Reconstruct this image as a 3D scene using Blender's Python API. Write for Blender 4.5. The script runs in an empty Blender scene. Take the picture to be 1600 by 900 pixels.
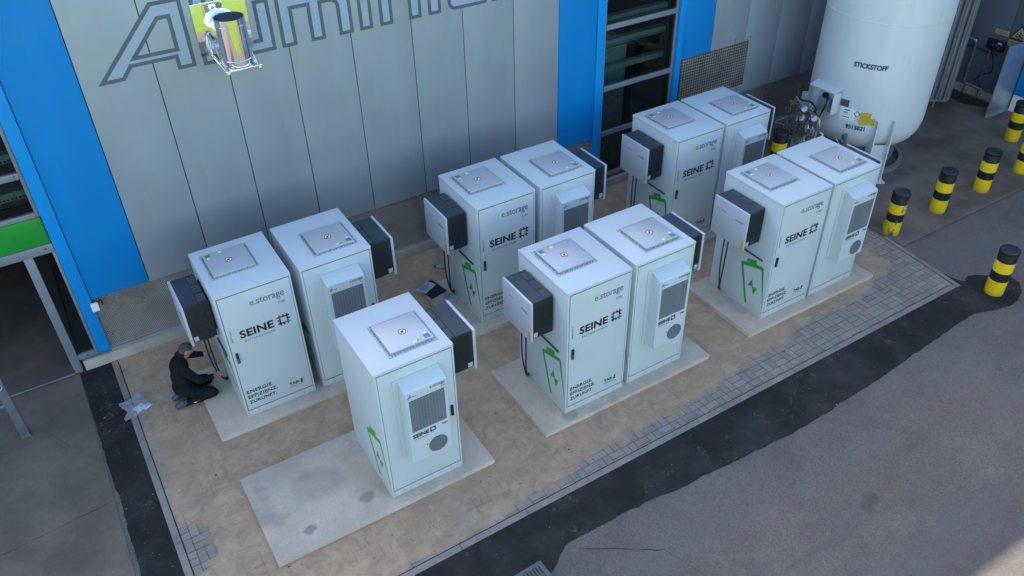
import bpy, bmesh, math, random
from mathutils import Vector, Matrix, noise
R = math.radians
random.seed(7)
S = bpy.context.scene
COL = S.collection

# ------------------------------------------------------------------ camera, sky, sun, exposure
cam_d = bpy.data.cameras.new('camera'); cam = bpy.data.objects.new('camera', cam_d); COL.objects.link(cam)
S.camera = cam
yaw, pitch, roll = 0.539343873, 0.652469239, -0.0244615523
fw = Vector((math.sin(yaw)*math.cos(pitch), math.cos(yaw)*math.cos(pitch), -math.sin(pitch)))
rt = Vector((math.cos(yaw), -math.sin(yaw), 0)); up = rt.cross(fw)
r2 = rt*math.cos(roll) + up*math.sin(roll); u2 = -rt*math.sin(roll) + up*math.cos(roll)
M4 = Matrix((r2, u2, -fw)).transposed().to_4x4(); M4.translation = (-2.15114, -6.69526, 8.5857)
cam.matrix_world = M4
cam_d.sensor_width = 36; cam_d.lens = 1296.007/1600*36
cam_d.clip_start = .1; cam_d.clip_end = 3000

SUN_EL, SUN_AZ = R(30.2), R(-12)            # azimuth from +y towards +x
w = bpy.data.worlds.new('World'); S.world = w; w.use_nodes = True
nt = w.node_tree; sky = nt.nodes.new('ShaderNodeTexSky'); sky.sky_type = 'NISHITA'; sky.sun_disc = False
sky.sun_elevation = SUN_EL; sky.sun_rotation = SUN_AZ; sky.altitude = 200; sky.air_density = 1.0; sky.dust_density = 1.6; sky.ozone_density = 1.0
bg = nt.nodes['Background']; nt.links.new(sky.outputs[0], bg.inputs[0]); bg.inputs[1].default_value = .15
sd = bpy.data.lights.new('sun', 'SUN'); sun = bpy.data.objects.new('sun', sd); COL.objects.link(sun)
sd.energy = 5.0; sd.angle = R(.5); sd.color = (1, .92, .78)
sdir = Vector((math.sin(SUN_AZ)*math.cos(SUN_EL), math.cos(SUN_AZ)*math.cos(SUN_EL), math.sin(SUN_EL)))
sun.rotation_euler = sdir.to_track_quat('Z', 'Y').to_euler(); sun.location = sdir*60
S.view_settings.view_transform = 'Standard'; S.view_settings.look = 'None'; S.view_settings.gamma = 1
S.view_settings.use_curve_mapping = False
S.view_settings.exposure = 2.05

# ------------------------------------------------------------------ materials
def srgb(r, g, b):
    f = lambda c: (c/255/12.92) if c/255 <= .04045 else ((c/255+.055)/1.055)**2.4
    return (f(r), f(g), f(b))
class NT:
    """tiny node helper around one material"""
    def __init__(s, name):
        s.m = bpy.data.materials.new(name); s.m.use_nodes = True; s.t = s.m.node_tree; s.n = s.t.nodes
        s.b = s.n['Principled BSDF']
    def node(s, t, **k):
        n = s.n.new(t)
        for a, v in k.items(): setattr(n, a, v)
        return n
    def put(s, sock, v):
        if isinstance(v, bpy.types.NodeSocket): s.t.links.new(v, sock)
        elif v is not None:
            if sock.type == 'RGBA' and len(v) == 3: v = (*v, 1)
            sock.default_value = v
    def co(s, scale=(1, 1, 1), rot=(0, 0, 0), loc=(0, 0, 0)):
        c = s.node('ShaderNodeTexCoord'); mp = s.node('ShaderNodeMapping')
        mp.inputs['Scale'].default_value = scale; mp.inputs['Rotation'].default_value = rot; mp.inputs['Location'].default_value = loc
        s.t.links.new(c.outputs['Object'], mp.inputs[0]); return mp.outputs[0]
    def noise(s, sc, det=4, rough=.55, vec=None, dist=0):
        n = s.node('ShaderNodeTexNoise'); n.inputs['Scale'].default_value = sc; n.inputs['Detail'].default_value = det
        n.inputs['Roughness'].default_value = rough; n.inputs['Distortion'].default_value = dist
        s.put(n.inputs['Vector'], vec if vec is not None else s.co()); return n.outputs['Fac']
    def vor(s, sc, vec=None, feature='F1', out='Distance'):
        n = s.node('ShaderNodeTexVoronoi', feature=feature); n.inputs['Scale'].default_value = sc
        s.put(n.inputs['Vector'], vec if vec is not None else s.co()); return n.outputs[out]
    def ramp(s, fac, stops):
        n = s.node('ShaderNodeValToRGB'); e = n.color_ramp.elements
        while len(e) < len(stops): e.new(.5)
        for el, (p, c) in zip(e, stops):
            el.position = p; el.color = (c, c, c, 1) if not hasattr(c, '__len__') else (*c, 1)
        s.put(n.inputs[0], fac); return n.outputs[0]
    def mix(s, fac, a, b, mode='MIX'):
        n = s.node('ShaderNodeMix', data_type='RGBA', blend_type=mode); n.clamp_factor = True
        s.put(n.inputs[0], fac); s.put(n.inputs[6], a); s.put(n.inputs[7], b); return n.outputs[2]
    def math(s, op, a, b=None, c=None):
        n = s.node('ShaderNodeMath', operation=op)
        for i, v in enumerate((a, b, c)):
            if v is not None: s.put(n.inputs[i], v)
        return n.outputs[0]
    def maprange(s, v, a, b, c=0., d=1., smooth=True):
        n = s.node('ShaderNodeMapRange'); n.interpolation_type = 'SMOOTHSTEP' if smooth else 'LINEAR'
        for i, x in enumerate((v, a, b, c, d)): s.put(n.inputs[i], x)
        return n.outputs[0]
    def xyz(s, vec=None):
        n = s.node('ShaderNodeSeparateXYZ'); s.put(n.inputs[0], vec if vec is not None else s.co()); return n.outputs
    def comb(s, x, y, z=0.):
        n = s.node('ShaderNodeCombineXYZ')
        for i, v in enumerate((x, y, z)): s.put(n.inputs[i], v)
        return n.outputs[0]
    def bump(s, h, strength=.3, dist=.01):
        n = s.node('ShaderNodeBump'); n.inputs['Strength'].default_value = strength; n.inputs['Distance'].default_value = dist
        s.put(n.inputs['Height'], h); s.t.links.new(n.outputs[0], s.b.inputs['Normal'])
    def set(s, col=None, rough=None, metal=None, spec=None):
        s.put(s.b.inputs['Base Color'], col); s.put(s.b.inputs['Roughness'], rough); s.put(s.b.inputs['Metallic'], metal)
        if spec is not None: s.put(s.b.inputs['Specular IOR Level'], spec)
        return s
def paint(name, col, rough=.45, metal=0., var=.06, sc=3., spec=.5, bump=0.):
    n = NT(name); f = n.noise(sc, 5, .6)
    a = tuple(c*(1-var) for c in col); b = tuple(min(1, c*(1+var)) for c in col)
    n.set(n.mix(n.maprange(f, .3, .7), a, b), None, metal, spec)
    n.put(n.b.inputs['Roughness'], n.maprange(n.noise(sc*4, 3), .3, .7, max(.02, rough-.06), rough+.06))
    if bump: n.bump(n.noise(sc*20, 3), .2, bump)
    return n.m
# --- ground
def m_asphalt():
    n = NT('old_asphalt'); P = n.co()
    big = n.noise(.35, 6, .6, P); mid = n.noise(2.2, 6, .65, P); fine = n.noise(55, 2, .6, P); grit = n.vor(120, P)
    c = n.mix(n.maprange(big, .32, .68), (.1240, .0970, .0812), (.1900, .1469, .1186))
    c = n.mix(n.maprange(mid, .35, .75, 0, .6), c, (.2182, .1697, .1371))
    x, y, z = n.xyz(P)
    wheel = n.maprange(n.math('ADD', y, n.math('MULTIPLY', n.noise(.5, 3, .5, P), 1.5)), -4.2, -2.4, 1, 0)
    c = n.mix(n.math('MULTIPLY', wheel, .62), c, (.0828, .0736, .0699))
    c = n.mix(n.maprange(n.noise(8, 6, .75, n.co(loc=(2, 2, 2))), .45, .75, 0, .35), c, (.1956, .1678, .1483))
    c = n.mix(n.maprange(fine, .35, .68, 0, .5), c, (.0709, .0609, .0541))
    c = n.mix(n.maprange(grit, .02, .26, .75, 0), c, (.3381, .2793, .2283))
    lane = n.noise(1.1, 5, .65, n.co(scale=(.16, 1, 1), loc=(3, 1, 0)))
    c = n.mix(n.maprange(lane, .5, .72, 0, .5), c, (.155, .148, .145)); c = n.mix(n.maprange(lane, .28, .46, .4, 0), c, (.075, .073, .074))
    spots = n.noise(1.7, 2, .5, n.co(loc=(7, 3, 0)))
    c = n.mix(n.maprange(spots, .68, .78, 0, .5), c, (.0709, .0583, .0498))
    n.set(c, .85, 0, .35); n.bump(n.math('ADD', n.math('MULTIPLY', grit, .8), fine), .7, .012); return n.m
def m_fresh():
    n = NT('fresh_asphalt'); P = n.co()
    big = n.noise(1.6, 6, .65, P); fine = n.noise(70, 3, .7, P); grit = n.vor(95, P)
    c = n.mix(n.maprange(big, .3, .7), (.0062, .0054, .0047), (.0179, .0140, .0115))
    c = n.mix(n.maprange(grit, .05, .3, .35, 0), c, (.0376, .0301, .0245))
    c = n.mix(n.maprange(n.noise(.9, 7, .75, n.co(loc=(6, 6, 0))), .45, .7, 0, .6), c, (.042, .040, .038))
    # pale mortar smears and crumbs
    sm = n.math('MULTIPLY', n.maprange(n.noise(3.1, 6, .75, n.co(loc=(1.3, 4, 0))), .575, .66), n.maprange(n.noise(30, 4, .75, P), .45, .6))
    c = n.mix(n.math('MULTIPLY', sm, .8), c, (.1225, .0897, .0649))
    dust = n.maprange(n.noise(2.4, 7, .75, n.co(loc=(9, 2, 0))), .47, .72, 0, .38)
    c = n.mix(dust, c, (.0640, .0468, .0342))
    n.set(c, .8, 0, .4); n.bump(n.math('ADD', grit, n.math('MULTIPLY', fine, .7)), .6, .008); return n.m
def m_paving():
    n = NT('sanded_paving'); P = n.co(); x, y, z = n.xyz(P)
    S2 = .215                                       # parquet of two oblong pavers per cell
    gx = n.math('DIVIDE', x, S2); gy = n.math('DIVIDE', y, S2)
    par = n.math('FLOORED_MODULO', n.math('ADD', n.math('FLOOR', gx), n.math('FLOOR', gy)), 2.)
    fx = n.math('FRACT', gx); fy = n.math('FRACT', gy)
    a = n.math('ADD', n.math('MULTIPLY', par, fx), n.math('MULTIPLY', n.math('SUBTRACT', 1., par), fy))   # along the split
    b = n.math('ADD', n.math('MULTIPLY', par, fy), n.math('MULTIPLY', n.math('SUBTRACT', 1., par), fx))
    a2 = n.math('FRACT', n.math('MULTIPLY', a, 2.))
    edge = lambda v, k: n.math('MULTIPLY', n.math('MINIMUM', v, n.math('SUBTRACT', 1., v)), k)
    dj = n.math('MINIMUM', edge(a2, S2/2), edge(b, S2))
    joint = n.maprange(n.math('ADD', dj, n.math('MULTIPLY', n.math('SUBTRACT', n.noise(25, 2, .5, P), .5), .006)), .002, .008, 1, 0)
    wn = n.node('ShaderNodeTexWhiteNoise', noise_dimensions='3D')
    n.put(wn.inputs['Vector'], n.comb(n.math('FLOOR', gx), n.math('FLOOR', gy), n.math('FLOOR', n.math('MULTIPLY', a, 2.))))
    brick = n.mix(wn.outputs['Value'], (.2180, .1831, .1561), (.2975, .2478, .2057))
    brick = n.mix(n.maprange(n.noise(9, 5, .7, P), .3, .75, 0, .5), brick, (.3487, .2750, .2057))
    brick = n.mix(n.math('MULTIPLY', joint, .7), brick, (.0649, .0510, .0402))
    # how far sand covers the pavers: bare towards the road edge on the right, in the left corner, at the far right
    nz = n.noise(1.3, 6, .65, P)
    bare = n.maprange(n.math('SUBTRACT', n.math('MULTIPLY', x, .085), y), .70, 1.30)
    bare2 = n.maprange(x, 8.9, 10.1)
    bx = n.math('ADD', x, 2.40); by = n.math('SUBTRACT', y, .75)
    bare3 = n.maprange(n.math('SQRT', n.math('ADD', n.math('MULTIPLY', n.math('MULTIPLY', bx, bx), 4.), n.math('MULTIPLY', n.math('MULTIPLY', by, by), .8))), n.math('MULTIPLY', n.math('SUBTRACT', n.noise(5, 4, .7, P), .35), .9), .9, .95, 0)
    bare4 = n.maprange(x, -2.48, -2.1, .45, 0)
    bm_ = n.math('MAXIMUM', n.math('MAXIMUM', bare, bare2), n.math('MAXIMUM', bare3, bare4))
    cover = n.maprange(n.math('ADD', n.math('SUBTRACT', 1., bm_), n.math('MULTIPLY', n.math('SUBTRACT', nz, .5), 2.1)), .2, .6)
    f1 = n.noise(3.6, 10, .74, P, .6); f2 = n.noise(70, 3, .7, P)
    sand = n.mix(n.maprange(f1, .3, .72), (.3342, .2156, .1304), (.5831, .3852, .2346))
    sand = n.mix(n.maprange(n.noise(.8, 4, .6, n.co(loc=(3, 8, 0))), .35, .7, 0, .55), sand, (.4130, .2809, .1849))
    sand = n.mix(n.maprange(f2, .4, .75, 0, .45), sand, (.2450, .1655, .1043))
    sand = n.mix(n.maprange(n.noise(14, 2, .5, n.co(loc=(5, 5, 0))), .70, .76, 0, .8), sand, (.1677, .1073, .0652))
    sand = n.mix(n.math('MULTIPLY', joint, n.maprange(n.noise(2.3, 5, .7, n.co(loc=(2, 6, 0))), .49, .66, 0, .55)), sand, (.1901, .1247, .0805))
    trod = n.maprange(n.noise(1.1, 8, .75, n.co(scale=(.6, 1.5, 1), loc=(1, 1, 0)), 1.2), .5, .68, 0, .42); sand = n.mix(trod, sand, (.2320, .1865, .1386))
    sand = n.mix(n.maprange(n.vor(34, P), .04, .16, .5, 0), sand, (.1856, .1499, .1155))
    n.set(n.mix(n.math('MULTIPLY', cover, .95), brick, sand), .92, 0, .25)
    h = n.math('ADD', n.math('MULTIPLY', n.math('SUBTRACT', 1., joint), n.math('SUBTRACT', 1., cover)), n.math('MULTIPLY', f1, .6))
    n.bump(n.math('ADD', h, n.math('MULTIPLY', f2, .3)), .5, .01); return n.m
def m_concrete(name, lo, hi, stain=True, sc=1., blots=False):
    n = NT(name); P = n.co()
    c = n.mix(n.maprange(n.noise(1.1*sc, 6, .62, P), .32, .7), lo, hi)
    c = n.mix(n.maprange(n.noise(30, 4, .7, P), .35, .75, 0, .35), c, tuple(v*.72 for v in lo))
    if stain:
        s = n.maprange(n.noise(.9, 5, .6, n.co(loc=(4, 1, 0))), .52, .72, 0, .55)
        c = n.mix(s, c, (.17, .165, .155))
        c = n.mix(n.maprange(n.vor(40, P), .03, .10, .4, 0), c, (.13, .12, .11))
    if blots:
        x, y, z = n.xyz(P); wob = n.math('MULTIPLY', n.math('SUBTRACT', n.noise(9, 5, .75, P), .5), .16)
        for bx, by, br, st in ((-1.08, .12, .11, .62), (-.28, .20, .13, .55), (-.75, .75, .45, .25), (2.75, -.02, .16, .4), (.3, .2, .3, .25)):
            dx = n.math('SUBTRACT', x, bx); dy = n.math('SUBTRACT', y, by)
            r = n.math('ADD', n.math('SQRT', n.math('ADD', n.math('MULTIPLY', dx, dx), n.math('MULTIPLY', n.math('MULTIPLY', dy, dy), 1.6))), wob)
            c = n.mix(n.maprange(r, br*.55, br, st, 0), c, (.13, .122, .105))
        edge = n.maprange(n.noise(2.6, 5, .7, n.co(loc=(8, 8, 2))), .55, .75, 0, .35); c = n.mix(edge, c, (.36, .29, .20))
    n.set(c, .85, 0, .3); n.bump(n.noise(45, 4, .7, P), .25, .004); return n.m
def m_grass():
    n = NT('meadow_grass'); P = n.co()
    c = n.mix(n.maprange(n.noise(.6, 6, .7, P), .3, .7), (.085, .15, .012), (.15, .225, .022))
    n.set(n.mix(n.maprange(n.noise(22, 3, .7, P), .35, .7, 0, .5), c, (.06, .10, .01)), .9, 0, .2); return n.m
# --- facade
def m_plate(name, pitch, col, dark, rough, metal, grid=False):
    n = NT(name); P = n.co(); x, y, z = n.xyz(P); k = math.pi/pitch
    a = n.math('SINE', n.math('MULTIPLY', n.math('ADD', x, z), k)); b = n.math('SINE', n.math('MULTIPLY', n.math('SUBTRACT', x, z), k))
    if grid: a = n.math('SINE', n.math('MULTIPLY', x, k)); b = n.math('SINE', n.math('MULTIPLY', z, k))
    pr = n.maprange(n.math('ABSOLUTE', n.math('MULTIPLY', a, b)), .45, .75)
    c = n.mix(pr, dark, col)
    c = n.mix(n.maprange(n.noise(1.6, 5, .6, P), .4, .75, 0, .55), c, tuple(v*.6 for v in dark))
    n.set(c, None, metal); n.put(n.b.inputs['Roughness'], n.maprange(n.noise(1.2, 5, .7, P), .35, .7, rough-.1, rough+.2))
    n.bump(pr, .8, .006); return n.m
def m_panel(name, col, rough=.42, metal=.25, spec=.5):
    n = NT(name); P = n.co()
    st = n.noise(1.4, 6, .6, n.co(scale=(1, 1, .22)))
    c = n.mix(n.maprange(st, .3, .75), tuple(v*.94 for v in col), tuple(v*1.05 for v in col))
    c = n.mix(n.maprange(n.noise(9, 3, .6, n.co(scale=(1, 1, .12))), .55, .8, 0, .24), c, tuple(v*.7 for v in col))
    n.set(c, None, metal, spec); n.put(n.b.inputs['Roughness'], n.maprange(n.noise(3, 4, .6, P), .3, .7, rough-.05, rough+.07))
    n.bump(n.noise(.9, 2, .5, P), .08, .02); return n.m
def m_glass():
    n = NT('window_glass'); t = n.t
    for x in list(n.n):
        if x.type == 'BSDF_PRINCIPLED': n.n.remove(x)
    tr = n.node('ShaderNodeBsdfTransparent'); tr.inputs[0].default_value = (.64, .72, .70, 1)
    gl = n.node('ShaderNodeBsdfGlossy'); gl.inputs['Roughness'].default_value = .02; gl.inputs[0].default_value = (.9, 1, 1, 1)
    fr = n.node('ShaderNodeFresnel'); fr.inputs[0].default_value = 1.5
    ge = n.node('ShaderNodeNewGeometry'); fac = n.math('MULTIPLY', fr.outputs[0], n.math('SUBTRACT', 1., ge.outputs['Backfacing']))
    mx = n.node('ShaderNodeMixShader'); t.links.new(fac, mx.inputs[0]); t.links.new(tr.outputs[0], mx.inputs[1]); t.links.new(gl.outputs[0], mx.inputs[2])
    t.links.new(mx.outputs[0], n.n['Material Output'].inputs[0]); return n.m
def m_poly():
    n = NT('clear_polythene'); t = n.t
    n.set((.36, .40, .44), .22, 0, .8); n.put(n.b.inputs['Alpha'], .36)
    n.bump(n.noise(14, 3, .6), .5, .02); return n.m
def m_scraped(name, seed, amt):
    """bollard paint: black and yellow rings by height, scraped in places"""
    n = NT(name); P = n.co(); x, y, z = n.xyz(P)
    zz = n.math('ADD', z, n.math('MULTIPLY', n.math('SUBTRACT', n.noise(6, 2, .5, P), .5), .006))
    band = n.math('ADD', n.math('GREATER_THAN', zz, .65), n.math('MULTIPLY', n.math('GREATER_THAN', zz, .285), n.math('LESS_THAN', zz, .45)))
    yel = n.mix(n.maprange(n.noise(5, 5, .7, P), .35, .75, 0, .5), (.80, .53, .010), (.60, .38, .012))
    yel = n.mix(n.maprange(z, .0, .10, .5, 0), yel, (.30, .19, .03))
    blk = n.mix(n.maprange(n.noise(7, 4, .7, P), .4, .75, 0, .6), (.010, .010, .012), (.03, .032, .036))
    c = n.mix(band, yel, blk)
    sc = n.maprange(n.noise(4.5, 6, .75, n.co(scale=(1.6, 1.6, .7), loc=(seed, seed*2, 0))), .66-amt, .69-amt)
    c = n.mix(sc, c, (.10, .12, .10))
    n.set(c, .42, 0, .5); n.bump(n.noise(30, 3), .1, .004); return n.m

def m_cab(name, col, sd):
    n = NT(name); P = n.co(); x, y, z = n.xyz(P)
    sc = lambda k: tuple(v*k for v in col)
    c = n.mix(n.maprange(n.noise(1.1, 4, .6, n.co(loc=(sd, 1, 0))), .3, .7), sc(.965), sc(1.03))
    st = n.maprange(n.noise(5, 5, .65, n.co(scale=(2.6, 2.6, .16), loc=(sd, 3, 0))), .55, .78, 0, .12)
    c = n.mix(st, c, sc(.72))
    spk = n.maprange(n.noise(24, 3, .7, n.co(loc=(2, sd, 0))), .68, .8, 0, .22); c = n.mix(spk, c, (.30, .31, .28))
    dust = n.math('MULTIPLY', n.maprange(z, .0, .28, .38, 0), n.maprange(n.noise(6, 5, .7, P), .3, .7, .3, 1)); c = n.mix(dust, c, (.30, .27, .22))
    n.set(c, None, 0, .5); n.put(n.b.inputs['Roughness'], n.maprange(n.noise(4, 4, .6, P), .3, .7, .30, .44)); n.bump(n.noise(1.6, 2, .5, P), .05, .01); return n.m
MT = {}
MT['asphalt'] = m_asphalt(); MT['fresh'] = m_fresh(); MT['paving'] = m_paving(); MT['grass'] = m_grass()
MT['slab'] = m_concrete('slab_concrete', (.4255, .3383, .2501), (.5831, .4698, .3611), True, 1., True); MT['plinth'] = m_concrete('plinth_concrete', (.3152, .2711, .2220), (.4885, .4178, .3441))
MT['kerb'] = m_concrete('edging_concrete', (0.228, 0.185, 0.151), (0.321, 0.264, 0.217), False, 3); MT['yard'] = m_concrete('yard_concrete', (0.1114, 0.0816, 0.0589), (0.2012, 0.1516, 0.1110), True)
MT['apron'] = m_concrete('apron_concrete', (0.1341, 0.0990, 0.0770), (0.2119, 0.1564, 0.1177), False); MT['soil'] = m_concrete('dark_soil', (.0283, .0212, .0133), (.0788, .0574, .0370), False, 6)
MT['joint'] = paint('joint_filler', (.035, .032, .03), .9)
MT['panel'] = m_panel('grey_cladding', (.28, .31, .335)); MT['panel_dark'] = m_panel('slate_cladding', (.11, .135, .175), .5, .1)
MT['seam'] = paint('seam_gasket', (.02, .022, .025), .7)
MT['blue'] = m_panel('blue_cladding', (.001, .185, .46), .5, 0., .2); MT['bluelip'] = m_panel('blue_flashing', (.002, .23, .56), .42, 0., .25)
MT['plate'] = m_plate('tread_plate', .042, (.60, .54, .48), (.25, .225, .20), .34, .6)
MT['mesh'] = m_plate('woven_metal_plate', .060, (.44, .40, .36), (.13, .116, .10), .4, .5, True)
MT['frame'] = paint('grey_frame', (.22, .235, .26), .4, .3, .04); MT['glass'] = m_glass()
MT['green'] = paint('green_panel', (.008, .23, .022), .35, 0, .03)
MT['dark'] = paint('interior_dark', (.10, .10, .095), .8, 0, .2, 1.); MT['ribs'] = paint('interior_ribs', (.05, .05, .05), .6)
MT['galv'] = paint('galvanised_steel', (.36, .385, .40), .42, .7, .15, 8); MT['tray'] = paint('green_galvanised', (.24, .30, .275), .5, .2, .1)
MT['darkgalv'] = paint('weathered_galvanised', (.16, .185, .205), .5, .5, .2, 8); MT['alu'] = paint('aluminium', (.50, .52, .53), .35, .8, .08, 4)
MT['letter'] = m_panel('letter_film', (.30, .37, .45), .30, .1); MT['letter_edge'] = paint('letter_outline', (.075, .10, .125), .4)
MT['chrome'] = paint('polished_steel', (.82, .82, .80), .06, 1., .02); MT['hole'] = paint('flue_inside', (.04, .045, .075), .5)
MT['cab'] = m_cab('cabinet_white', (.50, .545, .54), 0); MT['cabd'] = m_cab('cabinet_door_white', (.49, .535, .525), 5)
MT['gap'] = paint('panel_gap', (.10, .115, .12), .8); MT['black'] = paint('black_print', (.008, .008, .009), .5)
MT['pgreen'] = paint('green_print', (.006, .34, .040), .45); MT['pred'] = paint('red_print', (.55, .02, .02), .5); MT['pblue'] = paint('blue_print', (.01, .15, .50), .5)
MT['pgrey'] = paint('grey_print', (.14, .15, .16), .5); MT['navy'] = paint('navy_print', (.01, .025, .10), .5)
MT['hatch'] = paint('hatch_lid', (.46, .48, .485), .40, .35, .008, .4); MT['hframe'] = paint('hatch_frame', (.36, .385, .40), .45, .2, .06, 10)
MT['bolt'] = paint('bolt_steel', (.16, .17, .18), .4, .5)
MT['teal'] = paint('teal_sticker', (.05, .24, .30), .4, 0, .5, 14); MT['lab'] = paint('white_sticker', (.70, .72, .74), .4); MT['pale'] = paint('printed_sticker', (.34, .38, .41), .5, 0, .4, 60); MT['yel'] = paint('yellow_sticker', (.60, .42, .03), .4, 0, .2, 30)
MT['inv'] = paint('inverter_case', (.008, .011, .015), .5, 0, .15, 6); MT['invtop'] = paint('inverter_top', (.022, .036, .052), .5, 0, .1, 6)
MT['invcov'] = paint('inverter_cover', (.52, .545, .585), .35, .25, .02)
MT['orange'] = paint('orange_tab', (.75, .33, .01), .5)
MT['grille'] = paint('grille_grey', (.21, .23, .245), .5, .2); MT['grille_in'] = paint('grille_behind', (.065, .072, .078), .7)
MT['cable'] = paint('cable_black', (.009, .009, .010), .5); MT['rod'] = paint('grey_rail', (.075, .088, .095), .45)
MT['tank'] = m_panel('tank_white', (.58, .615, .61), .42, 0.); MT['valve'] = paint('valve_bronze', (.26, .24, .215), .38, .8, .35, 9); MT['inox'] = paint('stainless_pipe', (.45, .45, .45), .3, .9, .1)
MT['sign_y'] = paint('yellow_sign', (.55, .36, .02), .5, 0, .08); MT['sign_b'] = paint('beige_sign', (.42, .34, .20), .5)
MT['cloth'] = paint('black_workwear', (.0065, .0072, .0095), .85, 0, .35, 12, .2); MT['skin'] = paint('skin', (.36, .17, .11), .55, 0, .1, 20); MT['hair'] = paint('grey_hair', (.040, .041, .043), .7, 0, .5, 60)
MT['shoe'] = paint('shoe_grey', (.05, .06, .075), .6, 0, .3, 30); MT['paper'] = paint('paper', (.62, .66, .74), .7, 0, .03); MT['bagblack'] = paint('black_nylon', (.007, .007, .008), .7)
MT['poly'] = m_poly(); MT['bluecap'] = paint('blue_cap', (.01, .03, .30), .4)
MT['boll'] = m_scraped('bollard_paint', 3, 0.); MT['boll2'] = m_scraped('scraped_bollard_paint', 11, .10); MT['cap'] = paint('bollard_cap_black', (.014, .014, .016), .5, 0, .4, 9)

# ------------------------------------------------------------------ mesh builder
class MB:
    def __init__(s): s.bm = bmesh.new()
    def _fin(s, faces, mi, smooth=False):
        for f in faces: f.material_index = mi; f.smooth = smooth
    def box(s, a, b, mi=0, bev=0., rot=None, piv=None):
        t = bmesh.new(); r = bmesh.ops.create_cube(t, size=1)
        c = [(a[i]+b[i])/2 for i in range(3)]; d = [abs(b[i]-a[i]) for i in range(3)]
        for v in r['verts']: v.co = Vector((v.co[i]*d[i] + c[i] for i in range(3)))
        if bev: bmesh.ops.bevel(t, geom=list(t.edges), offset=bev, segments=2, affect='EDGES', profile=.6)
        if rot is not None:
            piv = Vector(piv if piv else c)
            for v in t.verts: v.co = rot @ (v.co-piv) + piv
        s.merge(t, mi); return s
    def merge(s, t, mi=None, smooth=False):
        m = {}
        for v in t.verts: m[v] = s.bm.verts.new(v.co)
        for f in t.faces:
            try: g = s.bm.faces.new([m[v] for v in f.verts])
            except ValueError: continue
            g.material_index = f.material_index if mi is None else mi; g.smooth = smooth or f.smooth
        t.free()
    def ring(s, c, ax, r, n, ref=None):
        ax = Vector(ax).normalized(); ref = Vector(ref) if ref else (Vector((0, 0, 1)) if abs(ax.z) < .9 else Vector((1, 0, 0)))
        u = ax.cross(ref).normalized(); v = ax.cross(u)
        return [s.bm.verts.new(Vector(c)+u*r*math.cos(2*math.pi*i/n)+v*r*math.sin(2*math.pi*i/n)) for i in range(n)]
    def loft(s, rings, mi=0, caps=(True, True), smooth=True):
        fs = []
        for a, b in zip(rings, rings[1:]):
            n = len(a)
            for i in range(n): fs.append(s.bm.faces.new((a[i], a[(i+1) % n], b[(i+1) % n], b[i])))
        s._fin(fs, mi, smooth)
        if caps[0]: s._fin([s.bm.faces.new(rings[0][::-1])], mi)
        if caps[1]: s._fin([s.bm.faces.new(rings[-1])], mi)
    def cyl(s, p0, p1, r0, r1=None, n=16, mi=0, caps=(True, True)):
        p0 = Vector(p0); p1 = Vector(p1); r1 = r0 if r1 is None else r1
        s.loft([s.ring(p0, p1-p0, r0, n), s.ring(p1, p1-p0, r1, n)], mi, caps); return s
    def tube(s, pts, r, n=8, mi=0, sub=0):
        P = [Vector(p) for p in pts]
        if sub:
            Q = []
            for i in range(len(P)-1):
                p0 = P[max(i-1, 0)]; p1 = P[i]; p2 = P[i+1]; p3 = P[min(i+2, len(P)-1)]
                for k in range(sub):
                    t = k/sub
                    Q.append(.5*((2*p1)+(p2-p0)*t+(2*p0-5*p1+4*p2-p3)*t*t+(3*p1-p0-3*p2+p3)*t**3))
            P = Q+[P[-1]]
        rr = list(r) if hasattr(r, '__len__') else [r]*len(P)
        if len(rr) != len(P): k0 = len(rr)-1; rr = [rr[int(i*k0/(len(P)-1))]+(rr[min(int(i*k0/(len(P)-1))+1, k0)]-rr[int(i*k0/(len(P)-1))])*(i*k0/(len(P)-1) % 1) for i in range(len(P))]
        ref = Vector((.31, .77, .55)); rings = []
        for i, p in enumerate(P):
            d = (P[min(i+1, len(P)-1)]-P[max(i-1, 0)])
            rings.append(s.ring(p, d, rr[i], n, ref))
        s.loft(rings, mi); return s
    def lathe(s, prof, c=(0, 0, 0), n=32, mi=0, caps=(True, True)):
        c = Vector(c); rings = [[s.bm.verts.new(c+Vector((r*math.cos(2*math.pi*i/n), r*math.sin(2*math.pi*i/n), z))) for i in range(n)] for r, z in prof]
        s.loft(rings, mi, (False, False))
        if caps[0]: s._fin([s.bm.faces.new(rings[0][::-1])], mi)
        if caps[1]: s._fin([s.bm.faces.new(rings[-1])], mi)
        return s
    def poly(s, pts, ext, mi=0):
        """planar polygon (3-D points) extruded by the vector ext"""
        a = [s.bm.verts.new(Vector(p)) for p in pts]; b = [s.bm.verts.new(Vector(p)+Vector(ext)) for p in pts]; n = len(a)
        fs = [s.bm.faces.new(a[::-1]), s.bm.faces.new(b)] + [s.bm.faces.new((a[i], a[(i+1) % n], b[(i+1) % n], b[i])) for i in range(n)]
        s._fin(fs, mi); return s
    def sheet(s, pts, z, mi=0):
        s._fin([s.bm.faces.new([s.bm.verts.new((x, y, z)) for x, y in pts])], mi); return s
    def build(s, name, mats, parent=None, loc=None, fixn=True, **props):
        if fixn: bmesh.ops.recalc_face_normals(s.bm, faces=list(s.bm.faces))
        me = bpy.data.meshes.new(name); s.bm.to_mesh(me); s.bm.free()
        me.set_sharp_from_angle(angle=R(32))
        return link(name, me, mats, parent, loc, **props)
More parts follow.
